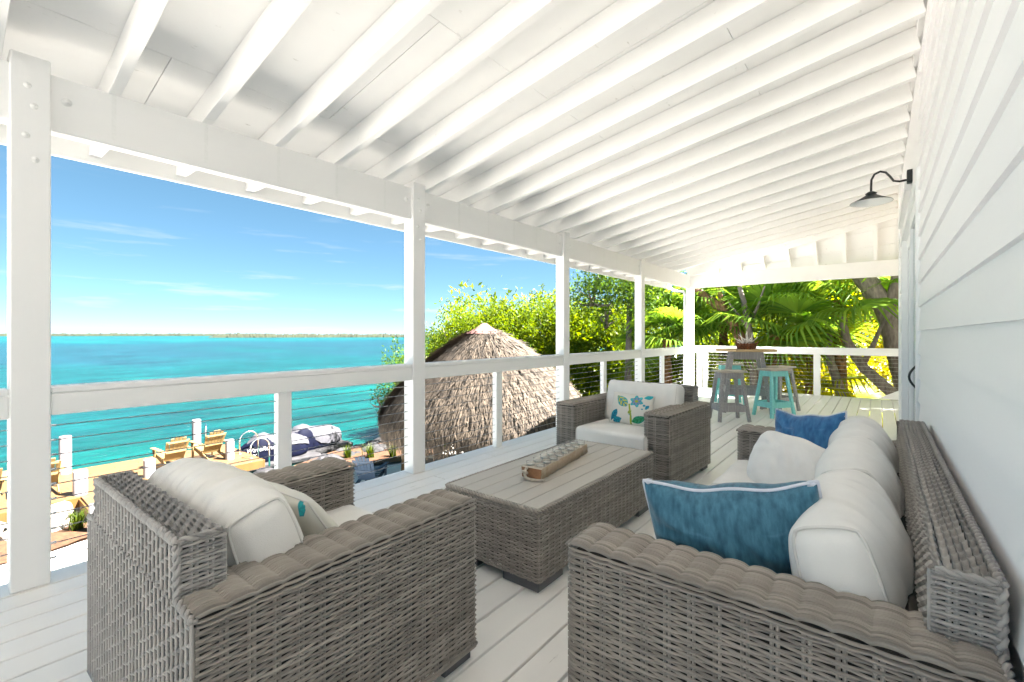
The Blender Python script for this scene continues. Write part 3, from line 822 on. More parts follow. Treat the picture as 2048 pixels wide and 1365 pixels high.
sw = (TX1 - TX0 - .034) / ns
for i in range(ns):
    xa = TX0 + .017 + i * sw
    box("slat", Tl((xa + .003, TY0 + .017, TZ - .024)), Tl((xa + sw - .003, TY1 - .017, TZ - .001)), M['ttop'], ct, .003)
for xx in (TX0 + .13, TX1 - .13):
    for yy in (TY0 + .13, TY1 - .13):
        box("foot", Tl((xx - .12, yy - .12, .001)), Tl((xx + .12, yy + .12, .068)), M['foot'], ct, .006)

# ------------------------------------------------------------------ cushions
def nz3(P, s, seed=0.0):
    return np.array([mnoise.noise(Vector((p[0] * s[0] + seed, p[1] * s[1] + seed * .7, p[2] * s[2] - seed))) for p in P])

def rounded(P, D, r):
    D = np.asarray(D); q = np.clip(P, -(D - r), D - r); d = P - q
    l = np.linalg.norm(d, axis=1, keepdims=True)
    return q + d / np.maximum(l, 1e-9) * r * (l > 1e-9)

def box_cushion(name, dims, label, loc, rot=(0, 0, 0), r=.05, bulge=(.1, .1, .25), seed=1.0, wr=.006, wrs=(3, 14, 6), n=22, fold=0.0, material=None, cat="cushion", group=None, seam_in=0.0, slump=0.0):
    """boxed cushion: dims are half sizes x (length), y (thickness or depth), z; seams on the two x ends"""
    D = np.asarray(dims, float); material = material or M['cush']
    lin = np.linspace(-1, 1, n); V = []; F = []; base = 0
    for ax in range(3):
        for sg in (-1, 1):
            a, b = np.meshgrid(lin, lin, indexing='ij')
            # concentrate samples towards the edges
            a = np.sin(a * np.pi / 2) * .5 + a * .5; b = np.sin(b * np.pi / 2) * .5 + b * .5
            p = np.zeros((n, n, 3)); p[..., ax] = sg; p[..., (ax + 1) % 3] = a * sg; p[..., (ax + 2) % 3] = b
            I = np.arange(n * n).reshape(n, n) + base
            F.append(np.stack([I[:-1, :-1], I[1:, :-1], I[1:, 1:], I[:-1, 1:]], -1).reshape(-1, 4)); V.append(p.reshape(-1, 3)); base += n * n
    V = np.concatenate(V); F = np.concatenate(F)
    def deform(U):
        P = rounded(U * D, D, r)
        q = P / D
        fx, fy, fz = [np.clip(1 - q[:, k] ** 2, 0, 1) for k in range(3)]
        P = P.copy()
        P[:, 0] *= 1 + bulge[0] * fy * fz
        P[:, 1] *= 1 + bulge[1] * (fx * fz) ** .6
        P[:, 2] *= 1 + bulge[2] * (fx * fy) ** .6
        P[:, 2] -= slump * fx * (q[:, 2] + 1) * D[2] * .5
        return P
    P = deform(V)
    nr = P / D; nr /= np.linalg.norm(nr, axis=1, keepdims=True) + 1e-9
    P = P + nr * (nz3(P, wrs, seed) * wr + nz3(P, (wrs[0] * 2.7, wrs[1] * 2.2, wrs[2] * 2.2), seed + 3) * wr * .35)[:, None]
    if fold:
        q = P / D
        f_ = 1 - np.abs(nz3(P, (20, 3.2, 2.2), seed + 21)) * 3.2
        P = P + nr * (np.clip(f_, -.6, 1) * fold * np.clip(1.15 - np.abs(q[:, 0]), 0, 1) * np.clip(q[:, 2] * .9 + .75, 0, 1))[:, None]
    me = np_mesh(name, P, F, material)
    bm = bmesh.new(); bm.from_mesh(me); bmesh.ops.remove_doubles(bm, verts=bm.verts, dist=1e-5); bmesh.ops.recalc_face_normals(bm, faces=bm.faces); bm.to_mesh(me); bm.free()
    for p_ in me.polygons: p_.use_smooth = True
    o = tag(link(name, me, None, loc, rot), label, cat, group)
    # piping round both ends
    for sg in (-1, 1):
        t_ = np.linspace(0, 2 * np.pi, 73)
        c, s_ = np.cos(t_), np.sin(t_)
        kk = 1 / np.maximum(np.abs(c), np.abs(s_))
        U = np.stack([np.full(73, sg * (1 - r * .25 / D[0])), c * kk, s_ * kk], -1)
        Q = deform(U); Q = Q + (Q / D / (np.linalg.norm(Q / D, axis=1, keepdims=True))) * .003
        mb = MB(); mb.add(*tube_arrays(Q, .0048, 6, False))
        link("piping", mb.mesh("piping", M['pipe']), o)
    return o

def pillow(name, w, h, th, label, mtx, material, pinch=.07, seed=1.0, wr=.004, n=(56, 40), colr=None, stitch=None, cat="pillow", group=None, sag=0.0, rnd_=0.0, crease=0.0):
    """knife-edge pillow in its local xz plane, +y is the front"""
    U, W = np.meshgrid(np.sin(np.linspace(-1, 1, n[0]) * np.pi / 2) * .45 + np.linspace(-1, 1, n[0]) * .55, np.sin(np.linspace(-1, 1, n[1]) * np.pi / 2) * .45 + np.linspace(-1, 1, n[1]) * .55, indexing='ij')
    def outline(u, v):
        x = u * w / 2 * (1 - pinch * (1 - v ** 2)); z = v * h / 2 * (1 - pinch * 1.15 * (1 - u ** 2))
        x = x * np.sqrt(1 - rnd_ * v ** 2 * u ** 2); z = z * np.sqrt(1 - rnd_ * u ** 2 * v ** 2)
        return x, z - sag * (1 - u ** 2) * (v + 1) / 2 + crease * .6 * np.sin(u * 7 + 1) * (v > .5) * (1 - u ** 2)
    x, z = outline(U, W)
    t = th * (np.clip((1 - U ** 2), 0, 1) ** .5 * np.clip((1 - W ** 2), 0, 1) ** .5) ** .85 + .002
    V = []; F = []; C = []
    for k, sg in enumerate((1, -1)):
        P = np.stack([x, sg * t, z], -1).reshape(-1, 3)
        edge = np.clip((1 - U ** 2) * (1 - W ** 2) * 6, 0, 1).reshape(-1)
        rad = np.abs(np.arctan2(W, U).reshape(-1))
        wk = nz3(P, (9, 3, 9), seed + k) * wr + np.sin(rad * 16 + seed) * wr * .5 * (1 - edge) + nz3(P, (26, 8, 20), seed + 9) * wr * .3
        if crease:
            uu, vv = U.reshape(-1), W.reshape(-1)
            for (cu, cv, an_, ln_) in ((-.15, .45, -1.15, .5), (.25, .35, -1.0, .45), (.05, .1, -1.3, .4), (-.75, .2, .35, .3), (-.55, .5, -.5, .3), (.62, .3, -.9, .35), (-.3, -.2, -1.2, .35)):
                a_ = (uu - cu) * math.cos(an_) + (vv - cv) * math.sin(an_); b_2 = -(uu - cu) * math.sin(an_) + (vv - cv) * math.cos(an_)
                wk = wk + crease * np.exp(-(b_2 / .11) ** 2) * np.exp(-(a_ / ln_) ** 2) - crease * .7 * np.exp(-((b_2 - .16) / .13) ** 2) * np.exp(-(a_ / ln_) ** 2)
        P[:, 1] += sg * wk * np.clip(edge + .25, 0, 1)
        I = np.arange(n[0] * n[1]).reshape(n) + k * n[0] * n[1]
        f = np.stack([I[:-1, :-1], I[1:, :-1], I[1:, 1:], I[:-1, 1:]], -1).reshape(-1, 4)
        F.append(f if sg < 0 else f[:, ::-1]); V.append(P)
        if colr is not None:
            cc = np.array([colr(a, b) if sg > 0 else colr(.93, b * .2 - .7) for a, b in zip(U.reshape(-1), W.reshape(-1))]); C.append(np.concatenate([cc, np.ones((len(cc), 1))], 1))
    me = np_mesh(name, np.concatenate(V), np.concatenate(F), material, colr=np.concatenate(C) if colr is not None else None)
    bm = bmesh.new(); bm.from_mesh(me); bmesh.ops.remove_doubles(bm, verts=bm.verts, dist=.0001); bm.to_mesh(me); bm.free()
    for p_ in me.polygons: p_.use_smooth = True
    o = tag(link(name, me), label, cat, group); o.matrix_world = mtx
    # edge cord
    m_ = 260
    a = np.linspace(0, 4, m_ * 4 + 1)[:-1] if False else np.linspace(0, 4, m_ + 1)
    u = np.interp(a, [0, 1, 2, 3, 4], [-1, 1, 1, -1, -1]); v = np.interp(a, [0, 1, 2, 3, 4], [-1, -1, 1, 1, -1])
    ex, ez = outline(u, v)
    E = np.stack([ex, np.zeros_like(ex), ez], -1)
    mb = MB()
    if stitch is None:
        mb.add(*tube_arrays(E, .0035, 6, False)); link("seam_cord", mb.mesh("seam_cord", material if colr is None else M['pipe']), o)
    else:
        mb.add(*tube_arrays(E * [1.008, 1, 1.012], .0058, 6, False))
        for i in range(0, m_ - 1, 3):
            T = E[i + 1] - E[i]; T /= np.linalg.norm(T) + 1e-9
            inn = -E[i].copy(); inn[1] = 0
            side = np.array([-T[2], 0, T[0]]); side *= np.sign(side @ inn)
            for sg in (1, -1):
                a0 = E[i] * [1.008, 1, 1.012]; b0 = E[i] + side * .026 + np.array([0, sg * .010, 0]); b1 = E[i + 1] + side * .003
                mb.add(*tube_arrays([a0, (a0 + b0) / 2 + np.array([0, sg * .006, 0]), b0, (b0 + b1) / 2 + np.array([0, sg * .006, 0]), b1], .0034, 5))
        link("blanket_stitch", mb.mesh("blanket_stitch", stitch), o)
    return o

def pose(loc, xdir, zdir):
    x = Vector(xdir).normalized(); z = Vector(zdir); z = (z - x * z.dot(x)).normalized(); y = z.cross(x)
    m = Matrix((x, y, z)).transposed().to_4x4(); m.translation = loc
    return m

# near armchair
box_cushion("seat_cushion", (.335, .40, .072), "off-white seat cushion of the near armchair", (-1.83, .965, .30 + .075), (0, 0, R(1)), .035, (.0, .0, .12), 2.0, .007, (4, 4, 4))
box_cushion("back_cushion", (.39, .085, .195), "large creased off-white back cushion leaning in the near armchair", (-1.835, .65, .615), (R(18), 0, R(1)), .05, (.03, .75, .22), 4.0, .008, (6, 3.0, 3), 80, fold=.017)
# far armchair
box_cushion("seat_cushion", (.355, .40, .075), "off-white seat cushion of the far armchair", (-1.885, 4.17, .378), (0, 0, R(-3)), .035, (.0, .0, .12), 6.0, .007, (4, 4, 4))
box_cushion("back_cushion", (.385, .095, .215), "off-white back cushion standing in the far armchair", (-1.885, 4.515, .625), (R(-15), 0, R(-3)), .055, (.02, .5, .06), 8.0, .007, (9, 3, 3), 40, slump=.10, fold=.006)
# sofa
for i, (yc, lab) in enumerate(((1.84, "nearest"), (2.53, "middle"), (3.22, "farthest"))):
    box_cushion("seat_cushion", (.34, .385, .072), "%s of the three off-white sofa seat cushions" % lab, (-.405, yc, .375), (0, 0, R(90)), .035, (0, 0, .12), 10. + i, .007, (4, 4, 4), group="sofa seat cushions")
    box_cushion("back_cushion", (.350, .085, .190), "%s of the three plump off-white back cushions along the sofa" % lab, (-.06, yc + (.0 if i else .005), .612), (R(-15), 0, R(90 - (1.5 if i == 0 else 0))), .05, (.05, .70, .25), 14. + i, .009, (5, 3, 2.6), 56, fold=.010, group="sofa back cushions")

# printed linen: flowers and leaves
def leafshape(u, v, cx, cy, ang, L, W):
    dx, dy = u - cx, v - cy; a = dx * math.cos(ang) + dy * math.sin(ang); b = -dx * math.sin(ang) + dy * math.cos(ang)
    t = a / L
    if t < 0 or t > 1: return None
    hw_ = W * math.sin(math.pi * t ** .8)
    return None if abs(b) > hw_ else (t, b / (hw_ + 1e-6))
def floral(u, v):
    u2 = u * 1.25
    base = (.70, .68, .62)
    for (cx, cy, an, L, W, c1, c2, c3) in (
        (.12, .10, .72, 1.02, .30, (.02, .24, .34), (.50, .50, .06), (.03, .38, .40)),
        (.75, -.15, -1.15, .85, .20, (.0, .12, .24), (.01, .25, .36), (.0, .30, .40)),
        (.95, -.95, 2.75, .62, .22, (.0, .15, .27), (.02, .36, .45), (.0, .22, .34)),
        (-.25, -.85, 2.65, .98, .22, (.01, .20, .08), (.04, .33, .16), (.0, .28, .22)),
        (-1.2, .95, -.35, .5, .16, (.02, .34, .42), (.02, .45, .5), (.02, .3, .4)),
        (-.95, .15, 2.3, .25, .10, (.0, .2, .4), (.02, .3, .45), (.02, .3, .4)),
        (.0, -.35, 2.3, .30, .10, (.2, .3, .03), (.35, .42, .05), (.2, .3, .05))):
        q = leafshape(u2, v, cx, cy, an, L, W)
        if q:
            t, b = q
            if abs(b) < .10: return c1
            if abs(b) > .78: return c3
            return c2 if (math.sin(t * 26 + abs(b) * 7) > -.2) else c1
    r = math.hypot(u2 + .38, (v - .52)); th_ = math.atan2(v - .52, u2 + .38)
    if r < .34 + .07 * math.sin(th_ * 6):
        if r < .10: return (.35, .42, .05)
        return (.03, .30, .40) if math.sin(th_ * 6 + r * 12) > .2 else ((.25, .22, .42) if r < .24 else (.05, .42, .46))
    sx = .02 + .13 * math.sin(v * 2.2) - .08
    if -1.0 < v < .3 and abs(u2 - sx) < .055: return (.38, .42, .05) if u2 > sx else (.25, .33, .03)
    for (cx, cy, rr) in ((-.85, .30, .07), (-.98, .12, .06), (-.78, .05, .05), (-.2, -.55, .06), (-.1, -.4, .05)):
        if math.hypot(u2 - cx, v - cy) < rr: return (.03, .30, .40)
    return base
pillow("throw_pillow", .43, .30, .065, "white throw pillow printed with teal leaves and a flower on the far armchair", pose((-1.87, 4.20, .605), (-1, .05, .03), (-.02, .30, 1)), M['print'], .03, 3.0, .003, (150, 110), floral)
pillow("throw_pillow", .55, .40, .07, "cream pillow with a few coloured sprigs leaning in the near armchair", pose((-1.83, .93, .555), (-1, .04, -.05), (.02, -.62, 1)), M['print'], .04, 5.0, .005, (110, 80),
       lambda u, v: floral(u, v) if (u > .86 or u < -.9 or (v > .75 and abs(math.sin(u * 9)) > .75)) else (.69, .67, .60))
pillow("velvet_pillow", .55, .385, .135, "large blue velvet pillow with white blanket-stitched edge against the near sofa arm", pose((-.385, 1.68, .668), (1, .16, .15), (-.12, -.34, 1)), M['velvet'], .05, 7.0, .012, (110, 80), None, M['yarn'], sag=.035, rnd_=.10, crease=.011)
pillow("velvet_pillow", .42, .40, .11, "smaller bright blue velvet pillow at the far end of the sofa", pose((-.33, 3.30, .675), (.93, -.35, .10), (-.22, .30, 1)), M['velvet2'], .07, 9.0, .008, (80, 60), None, M['yarn'], sag=.03, rnd_=.10, crease=.012)
pillow("plush_pillow", .40, .33, .09, "small white plush pillow lying in front of the far blue pillow", pose((-.375, 2.84, .625), (.95, -.25, -.20), (.15, .45, 1)), M['plush'], .03, 11.0, .010, (72, 56), rnd_=.32, crease=.006)
pillow("linen_pillow", .40, .36, .07, "cream pillow mostly hidden behind the large blue velvet pillow", pose((-.235, 1.86, .60), (.9, .35, .08), (-.18, -.25, 1)), M['plush'], .05, 13.0, .005)

# ------------------------------------------------------------------ candle tray on the coffee table
tr = tag(empty("candle_tray", (-1.735, 2.68, TZ), R(8)), "raw wood block candle tray with a rope handle on the coffee table", "tray")
L2, W2, HT = .385, .068, .072
n = 26
Vt = []; 
for yy in np.linspace(-L2, L2, n):
    e = .006 * math.sin(yy * 31) + .004 * math.sin(yy * 77)
    Vt += [(-W2 + e * .5, yy, .001 + abs(e) * .8), (W2 - e * .4, yy, .001 + abs(e) * .8), (W2 + e * .5, yy, HT - abs(e) * .6), (-W2 - e * .3, yy, HT - abs(e) * .4)]
Ft = [(i * 4 + j, i * 4 + (j + 1) % 4, (i + 1) * 4 + (j + 1) % 4, (i + 1) * 4 + j) for i in range(n - 1) for j in (0, 1, 3)]
blk = link("block", np_mesh("block", Vt, Ft, M['tray'], False), tr)
link("block_top", np_mesh("block_top", Vt, [(i * 4 + 2, i * 4 + 3, (i + 1) * 4 + 3, (i + 1) * 4 + 2) for i in range(n - 1)], M['traytop'], False), tr)
for q_ in (Vt[:4][::-1], Vt[-4:]): link("block_end", np_mesh("block_end", q_, [(0, 1, 2, 3)], M['trayend'], False), tr)
tube("rope_handle", [(-.03, -L2 + .03, HT - .012), (-.03, -L2 - .012, HT - .008), (-.036, -L2 - .02, .03), (-.02, -L2 - .03, .012), (.03, -L2 - .045, .009), (.085, -L2 - .02, .009), (.09, -L2 + .0, .009)], .0095, M['rope'], tr, 8)
tube("rope_knot", [(-.05, -L2 - .02, .045), (-.03, -L2 - .03, .05), (-.02, -L2 - .02, .04), (-.035, -L2 - .012, .036)], .010, M['rope'], tr, 8)
first = None
for i in range(8):
    for j in (-1, 1):
        loc = tr.matrix_basis @ Vector((j * .033, -L2 + .055 + i * .0955, HT - .033))
        if first is None:
            first = tag(empty("votive_glass"), "clear glass votive cup sunk in the wooden tray", "votive glass", "votive glasses in the tray")
            lathe("cup", [(0, .002), (.022, .002), (.026, .02), (.029, .052), (.0305, .053), (.0275, .050), (.0245, .021), (.021, .006), (0, .006)], M['clear'], first, None, 20)
            lathe("candle", [(.0, .037), (.021, .037), (.0225, .034), (.0205, .008), (0, .008)], M['wax'], first, None, 16)
            o = first
        else: o = copy_tree(first)
        o.location = loc

# ------------------------------------------------------------------ bar table and stools at the far end
def splay_leg(name, top, foot, w, m, parent):
    return bar(name, foot, top, w, w * .8, m, parent, .003, up=(0, 1, 0))
bt = tag(empty("bar_table", (-1.83, 8.82, 0), R(18)), "tall grey-legged bar table with an eight-sided tan wood top", "bar table")
TH_ = 1.075
rt = .50
poly = [(rt * math.cos(a) * 1.0, rt * math.sin(a) * 1.0, TH_ - .035) for a in [R(22.5 + 45 * k) for k in range(8)]]
# plank top
def clip_plank(poly, y0, y1):
    def cut(p, yv, keep):
        out = []
        for a, b in zip(p, p[1:] + p[:1]):
            ia, ib = (a[1] >= yv) == keep, (b[1] >= yv) == keep
            if ia: out.append(a)
            if ia != ib:
                t = (yv - a[1]) / (b[1] - a[1]); out.append(tuple(a[k] + (b[k] - a[k]) * t for k in range(3)))
        return out
    return cut(cut(poly, y0, True), y1, False)
for i in range(7):
    y0 = -rt + i * 2 * rt / 7
    pp = clip_plank(poly, y0 + .002, y0 + 2 * rt / 7 - .002)
    if len(pp) > 2: prism("top_plank", pp, (0, 0, .034), M['barwood'], bt)
for sx in (-1, 1):
    for sy in (-1, 1):
        splay_leg("leg", (sx * .22, sy * .22, TH_ - .036), (sx * .36, sy * .36, .002), .062, M['grey_wood'], bt)
for a, b in (((-.2, -.23), (.2, -.23)), ((-.2, .23), (.2, .23)), ((-.23, -.2), (-.23, .2)), ((.23, -.2), (.23, .2))):
    bar("apron", (*a, TH_ - .105), (*b, TH_ - .105), .022, .13, M['grey_wood'], bt, .003)
for k in range(4):
    bar("apron_slot", (.2425, -.10 + k * .06, TH_ - .10), (.2425, -.075 + k * .06, TH_ - .10), .004, .035, M['black'], bt, 0)  # black strip painting the darkness of a cut slot
for a, b in (((-.31, -.315), (.31, -.315)), ((-.31, .315), (.31, .315)), ((-.315, -.31), (-.315, .31)), ((.315, -.31), (.315, .31))):
    bar("stretcher", (*a, .36), (*b, .36), .022, .11, M['grey_wood'], bt, .003)

def stool(label, m, loc, rz, group):
    t = tag(empty("bar_stool", loc, R(rz)), label, "bar stool", group)
    h = .775
    for k in range(3):
        y0 = -.15 + k * .1
        box("seat_plank", (-.215, y0 + .002, h - .03), (.215, y0 + .098, h), M['seatwood'], t, .004)
    for sx in (-1, 1):
        for sy in (-1, 1):
            splay_leg("leg", (sx * .145, sy * .095, h - .031), (sx * .225, sy * .185, .002), .048, m, t)
    for a, b, z, hh in (((-.14, -.105), (.14, -.105), h - .08, .085), ((-.14, .105), (.14, .105), h - .08, .085), ((-.15, -.09), (-.15, .09), h - .08, .085), ((.15, -.09), (.15, .09), h - .08, .085)):
        bar("apron", (*a, z), (*b, z), .02, hh, m, t, .003)
    for a, b, z in (((-.19, -.158), (.19, -.158), .20), ((-.19, .158), (.19, .158), .20), ((-.198, -.15), (-.198, .15), .20), ((.198, -.15), (.198, .15), .20)):
        bar("stretcher", (*a, z), (*b, z), .02, .09, m, t, .003)
    return t
G_ = "bar stools round the bar table"
stool("weathered grey bar stool at the near left of the bar table", M['grey_wood'], (-1.82, 7.68, 0), 38, G_)
stool("aqua bar stool at the near right of the bar table", M['aqua'], (-1.34, 8.52, 0), 55, G_)
stool("aqua bar stool half hidden behind the bar table's legs", M['aqua'], (-2.25, 9.55, 0), 25, G_)
stool("grey bar stool behind the aqua stool on the right", M['grey_wood'], (-1.36, 9.25, 0), 60, G_)

bk = tag(empty("shell_basket", (-1.80, 8.78, TH_)), "round brown wicker basket on the bar table", "basket")
mb = MB()
for k in range(6):
    z = .012 + k * .016; r = .135 + .005 * k
    a = np.linspace(0, 2 * np.pi, 121)
    mb.add(*tube_arrays(np.stack([np.cos(a) * (r + .006 * np.sin(a * 20 + math.pi * k)), np.sin(a) * (r + .006 * np.sin(a * 20 + math.pi * k)), np.full(121, z)], -1), .0085, 6, False), k / 6)
for k in range(20):
    a = k * math.pi / 10
    mb.add(*tube_arrays([(math.cos(a) * .136, math.sin(a) * .136, .002), (math.cos(a) * .165, math.sin(a) * .165, .105)], .008, 6), .3)
tag(link("basket_weave", mb.mesh("basket_weave", M['basket']), bk), kind="stuff")
lathe("base", [(0, .004), (.135, .004), (.135, .012), (0, .012)], M['basket'], bk, None, 20)
a = np.linspace(0, np.pi, 13)
for s_ in (-1, 1):
    tube("handle", [(s_ * (.165 + .02 * math.sin(t)), .05 * math.cos(t), .10 + .035 * math.sin(t)) for t in a], .007, M['basket'], bk, 6)
mb = MB()
for k in range(26):
    a = random.random() * 6.28; e = random.uniform(.4, 1.4); L_ = random.uniform(.10, .26)
    p0 = np.array([random.uniform(-.07, .07), random.uniform(-.07, .07), .05])
    d_ = np.array([math.cos(a) * math.cos(e), math.sin(a) * math.cos(e), math.sin(e)])
    mid = p0 + d_ * L_ * .5 + np.array([random.uniform(-.02, .02), random.uniform(-.02, .02), .01])
    mb.add(*tube_arrays([p0, mid, p0 + d_ * L_], [.014, .012, .004], 6), random.random())
tag(link("branch_coral", mb.mesh("branch_coral", M['shell'])), "bleached branching coral standing in the brown basket", "coral").location = (-1.80, 8.78, TH_ + .01)
# ------------------------------------------------------------------ dock
ZD = -2.70
dock = tag(empty("dock", (-17.2, 2.3, ZD)), "honey-coloured wooden dock along the turquoise water", "dock")
def Dk(p): return (p[0] + 17.2, p[1] - 2.3, p[2] - ZD)
nb = 23; wb = 3.25 / nb
for i in range(nb):
    xa = -18.8 + i * wb
    cuts = [-3.0, -3.0 + [1.2, 2.4, .6, 1.8][i % 4]]
    while cuts[-1] + 2.6 < 6.2: cuts.append(cuts[-1] + 2.6)
    cuts.append(6.6)
    for a, b in zip(cuts[:-1], cuts[1:]):
        box("plank", Dk((xa + .004, a + .004, ZD - .04)), Dk((xa + wb - .004, b - .004, ZD)), M['dockwood'], dock, .004)
for i in range(20):
    xa = -15.545 + i * .142
    box("plank", Dk((xa + .004, 2.26, ZD - .04 - .002)), Dk((xa + .138, 3.7, ZD - .002)), M['dockwood'], dock, .004)
box("fascia", Dk((-15.545, -3.0, ZD - .26)), Dk((-15.505, 2.25, ZD - .008)), M['docktrim'], dock, .004)
box("fascia", Dk((-15.545, 3.71, ZD - .26)), Dk((-15.505, 6.6, ZD - .008)), M['docktrim'], dock, .004)
box("fascia", Dk((-18.8, 6.604, ZD - .26)), Dk((-15.505, 6.644, ZD - .008)), M['docktrim'], dock, .004)
box("fascia", Dk((-15.5, 2.215, ZD - .26)), Dk((-12.7, 2.255, ZD - .05)), M['docktrim'], dock, .004)
for xx in (-18.4, -15.9):
    for yy in (-2.5, .4, 3.2, 6.2):
        tube("leg", [Dk((xx, yy, -5)), Dk((xx, yy, ZD - .05))], .12, M['hutpost'], dock, 10)
PG = "white sleeved piles of the dock"
for (xx, yy, zt, zb_, r, lab) in (
    (-18.45, 2.35, -1.62, -5, .14, "tall white pile on the water side at the left of the dock"),
    (-15.75, 2.28, -2.10, -5, .145, "short thick white pile at the near left corner of the dock"),
    (-16.15, 3.78, -2.20, -5, .14, "short white pile just left of the left adirondack chair"),
    (-18.75, 5.72, -1.66, -5, .135, "tall white pile on the water side behind the adirondack chairs"),
    (-16.45, 5.95, -2.08, -5, .125, "short white pile at the right end of the dock by the handrails"),
    (-13.35, 2.16, -2.36, -3.2, .10, "slim white pile beside the dock walkway")):
    p = tag(empty("dock_pile", (xx, yy, zb_)), lab, "pile", PG)
    lathe("sleeve", [(r, 0), (r, zt - zb_ - .02), (r * .97, zt - zb_ - .004)], M['pile'], p, None, 20)
    lathe("cap", [(r * .975, zt - zb_ - .005), (r * .9, zt - zb_ + .006), (0, zt - zb_ + .012)], M['pile'], p, None, 20)

def adirondack(label, loc, rz, m, group):
    t = tag(empty("adirondack_chair", loc, R(rz)), label, "adirondack chair", group)
    ns = 6
    for k in range(ns):
        f = (k - (ns - 1) / 2)
        xb, xt = f * .082, f * .108
        tp = .98 - abs(f) ** 2 * .022
        bar("slat", (xb, -.20, .22), (xt, -.20 - .36 * (tp - .22) / .76, tp), .094, .02, m, t, .006, up=(0, 1, .4))
    bar("back_rail", (-.27, -.355, .50), (.27, -.355, .50), .022, .06, m, t, .003)
    bar("back_rail", (-.27, -.49, .80), (.27, -.49, .80), .022, .05, m, t, .003)
    for k in range(6):
        y_ = -.16 + k * .095
        box("slat", (-.27, y_, .28 + k * .022), (.27, y_ + .08, .30 + k * .022), m, t, .003)
    for s_ in (-1, 1):
        bar("arm", (s_ * .34, -.46, .545), (s_ * .34, .40, .575), .13, .022, m, t, .006)
        bar("leg", (s_ * .30, .34, .002), (s_ * .30, .34, .555), .035, .10, m, t, .004, up=(0, 1, 0))
        bar("leg", (s_ * .26, .36, .36), (s_ * .26, -.62, .03), .03, .12, m, t, .004)
        bar("arm_bracket", (s_ * .335, .30, .40), (s_ * .335, .34, .55), .03, .05, m, t, .003, up=(1, 0, 0))
    return t
AG = "adirondack chairs on the dock facing the water"
adirondack("yellow adirondack chair left of the two seen clearly on the dock", (-16.95, 4.50, ZD), 96, M['adir'], AG)
adirondack("yellow adirondack chair right of the two seen clearly on the dock", (-17.1, 5.55, ZD), 98, M['adir'], AG)
adirondack("yellow adirondack chair peeking out right of the nearest porch post", (-16.75, 1.72, ZD), 86, M['adir'], AG)
adirondack("yellow adirondack chair at the left edge behind the porch post", (-16.9, .74, ZD), 84, M['adir'], AG)

def hoop(label, x0, y0, x1, y1, h):
    t = tag(empty("dock_handrail", (x0, y0, ZD)), label, "handrail", "stainless hoops of the dock ladder")
    a = np.linspace(0, np.pi, 11); dx, dy = x1 - x0, y1 - y0; L = math.hypot(dx, dy); r = L / 2
    pts = [(0, 0, -.15)] + [(dx * .5 * (1 - math.cos(t_)), dy * .5 * (1 - math.cos(t_)), h - r + r * math.sin(t_)) for t_ in a] + [(dx, dy, -.35)]
    tube("hoop", pts, .026, M['bright_steel'], t, 10)
    lathe("flange", [(.026, .002), (.06, .002), (.06, .012), (.03, .02)], M['bright_steel'], t, None, 14)
hoop("stainless hoop handrail nearest the corner of the dock", -15.98, 6.40, -15.90, 6.95, .62)
hoop("stainless hoop handrail in the middle of the dock end", -16.9, 6.42, -16.82, 6.98, .72)
hoop("stainless hoop handrail behind the right adirondack chair", -18.7, 6.0, -19.15, 6.12, .8)

# ------------------------------------------------------------------ covered jet skis on floats
def loft(st, seg=20, jit=0.0, seed=0, lo=-.25):
    g = np.random.default_rng(seed); V = []; a = np.linspace(lo * np.pi, (1 - lo) * np.pi, seg)
    for (y_, hwid, zb_, zt) in st:
        c, s_ = np.cos(a), np.sin(a)
        x_ = hwid * np.sign(c) * np.abs(c) ** .75; z_ = zb_ + (zt - zb_) * np.where(s_ > 0, np.abs(s_) ** .8, -.25 * np.abs(s_))
        V.append(np.stack([x_, np.full(seg, y_), z_], -1) + g.normal(0, jit, (seg, 3)) * [1, .3, 1])
    V = np.stack(V); n = len(st); I = np.arange(n * seg).reshape(n, seg)
    F = np.stack([I[:-1, :-1], I[1:, :-1], I[1:, 1:], I[:-1, 1:]], -1).reshape(-1, 4)
    return V.reshape(-1, 3), F
def dens(st, k=4):
    st = np.array(st); t = np.arange(len(st)); tt = np.linspace(0, len(st) - 1, (len(st) - 1) * k + 1)
    return np.stack([np.interp(tt, t, st[:, c]) for c in range(4)], -1)
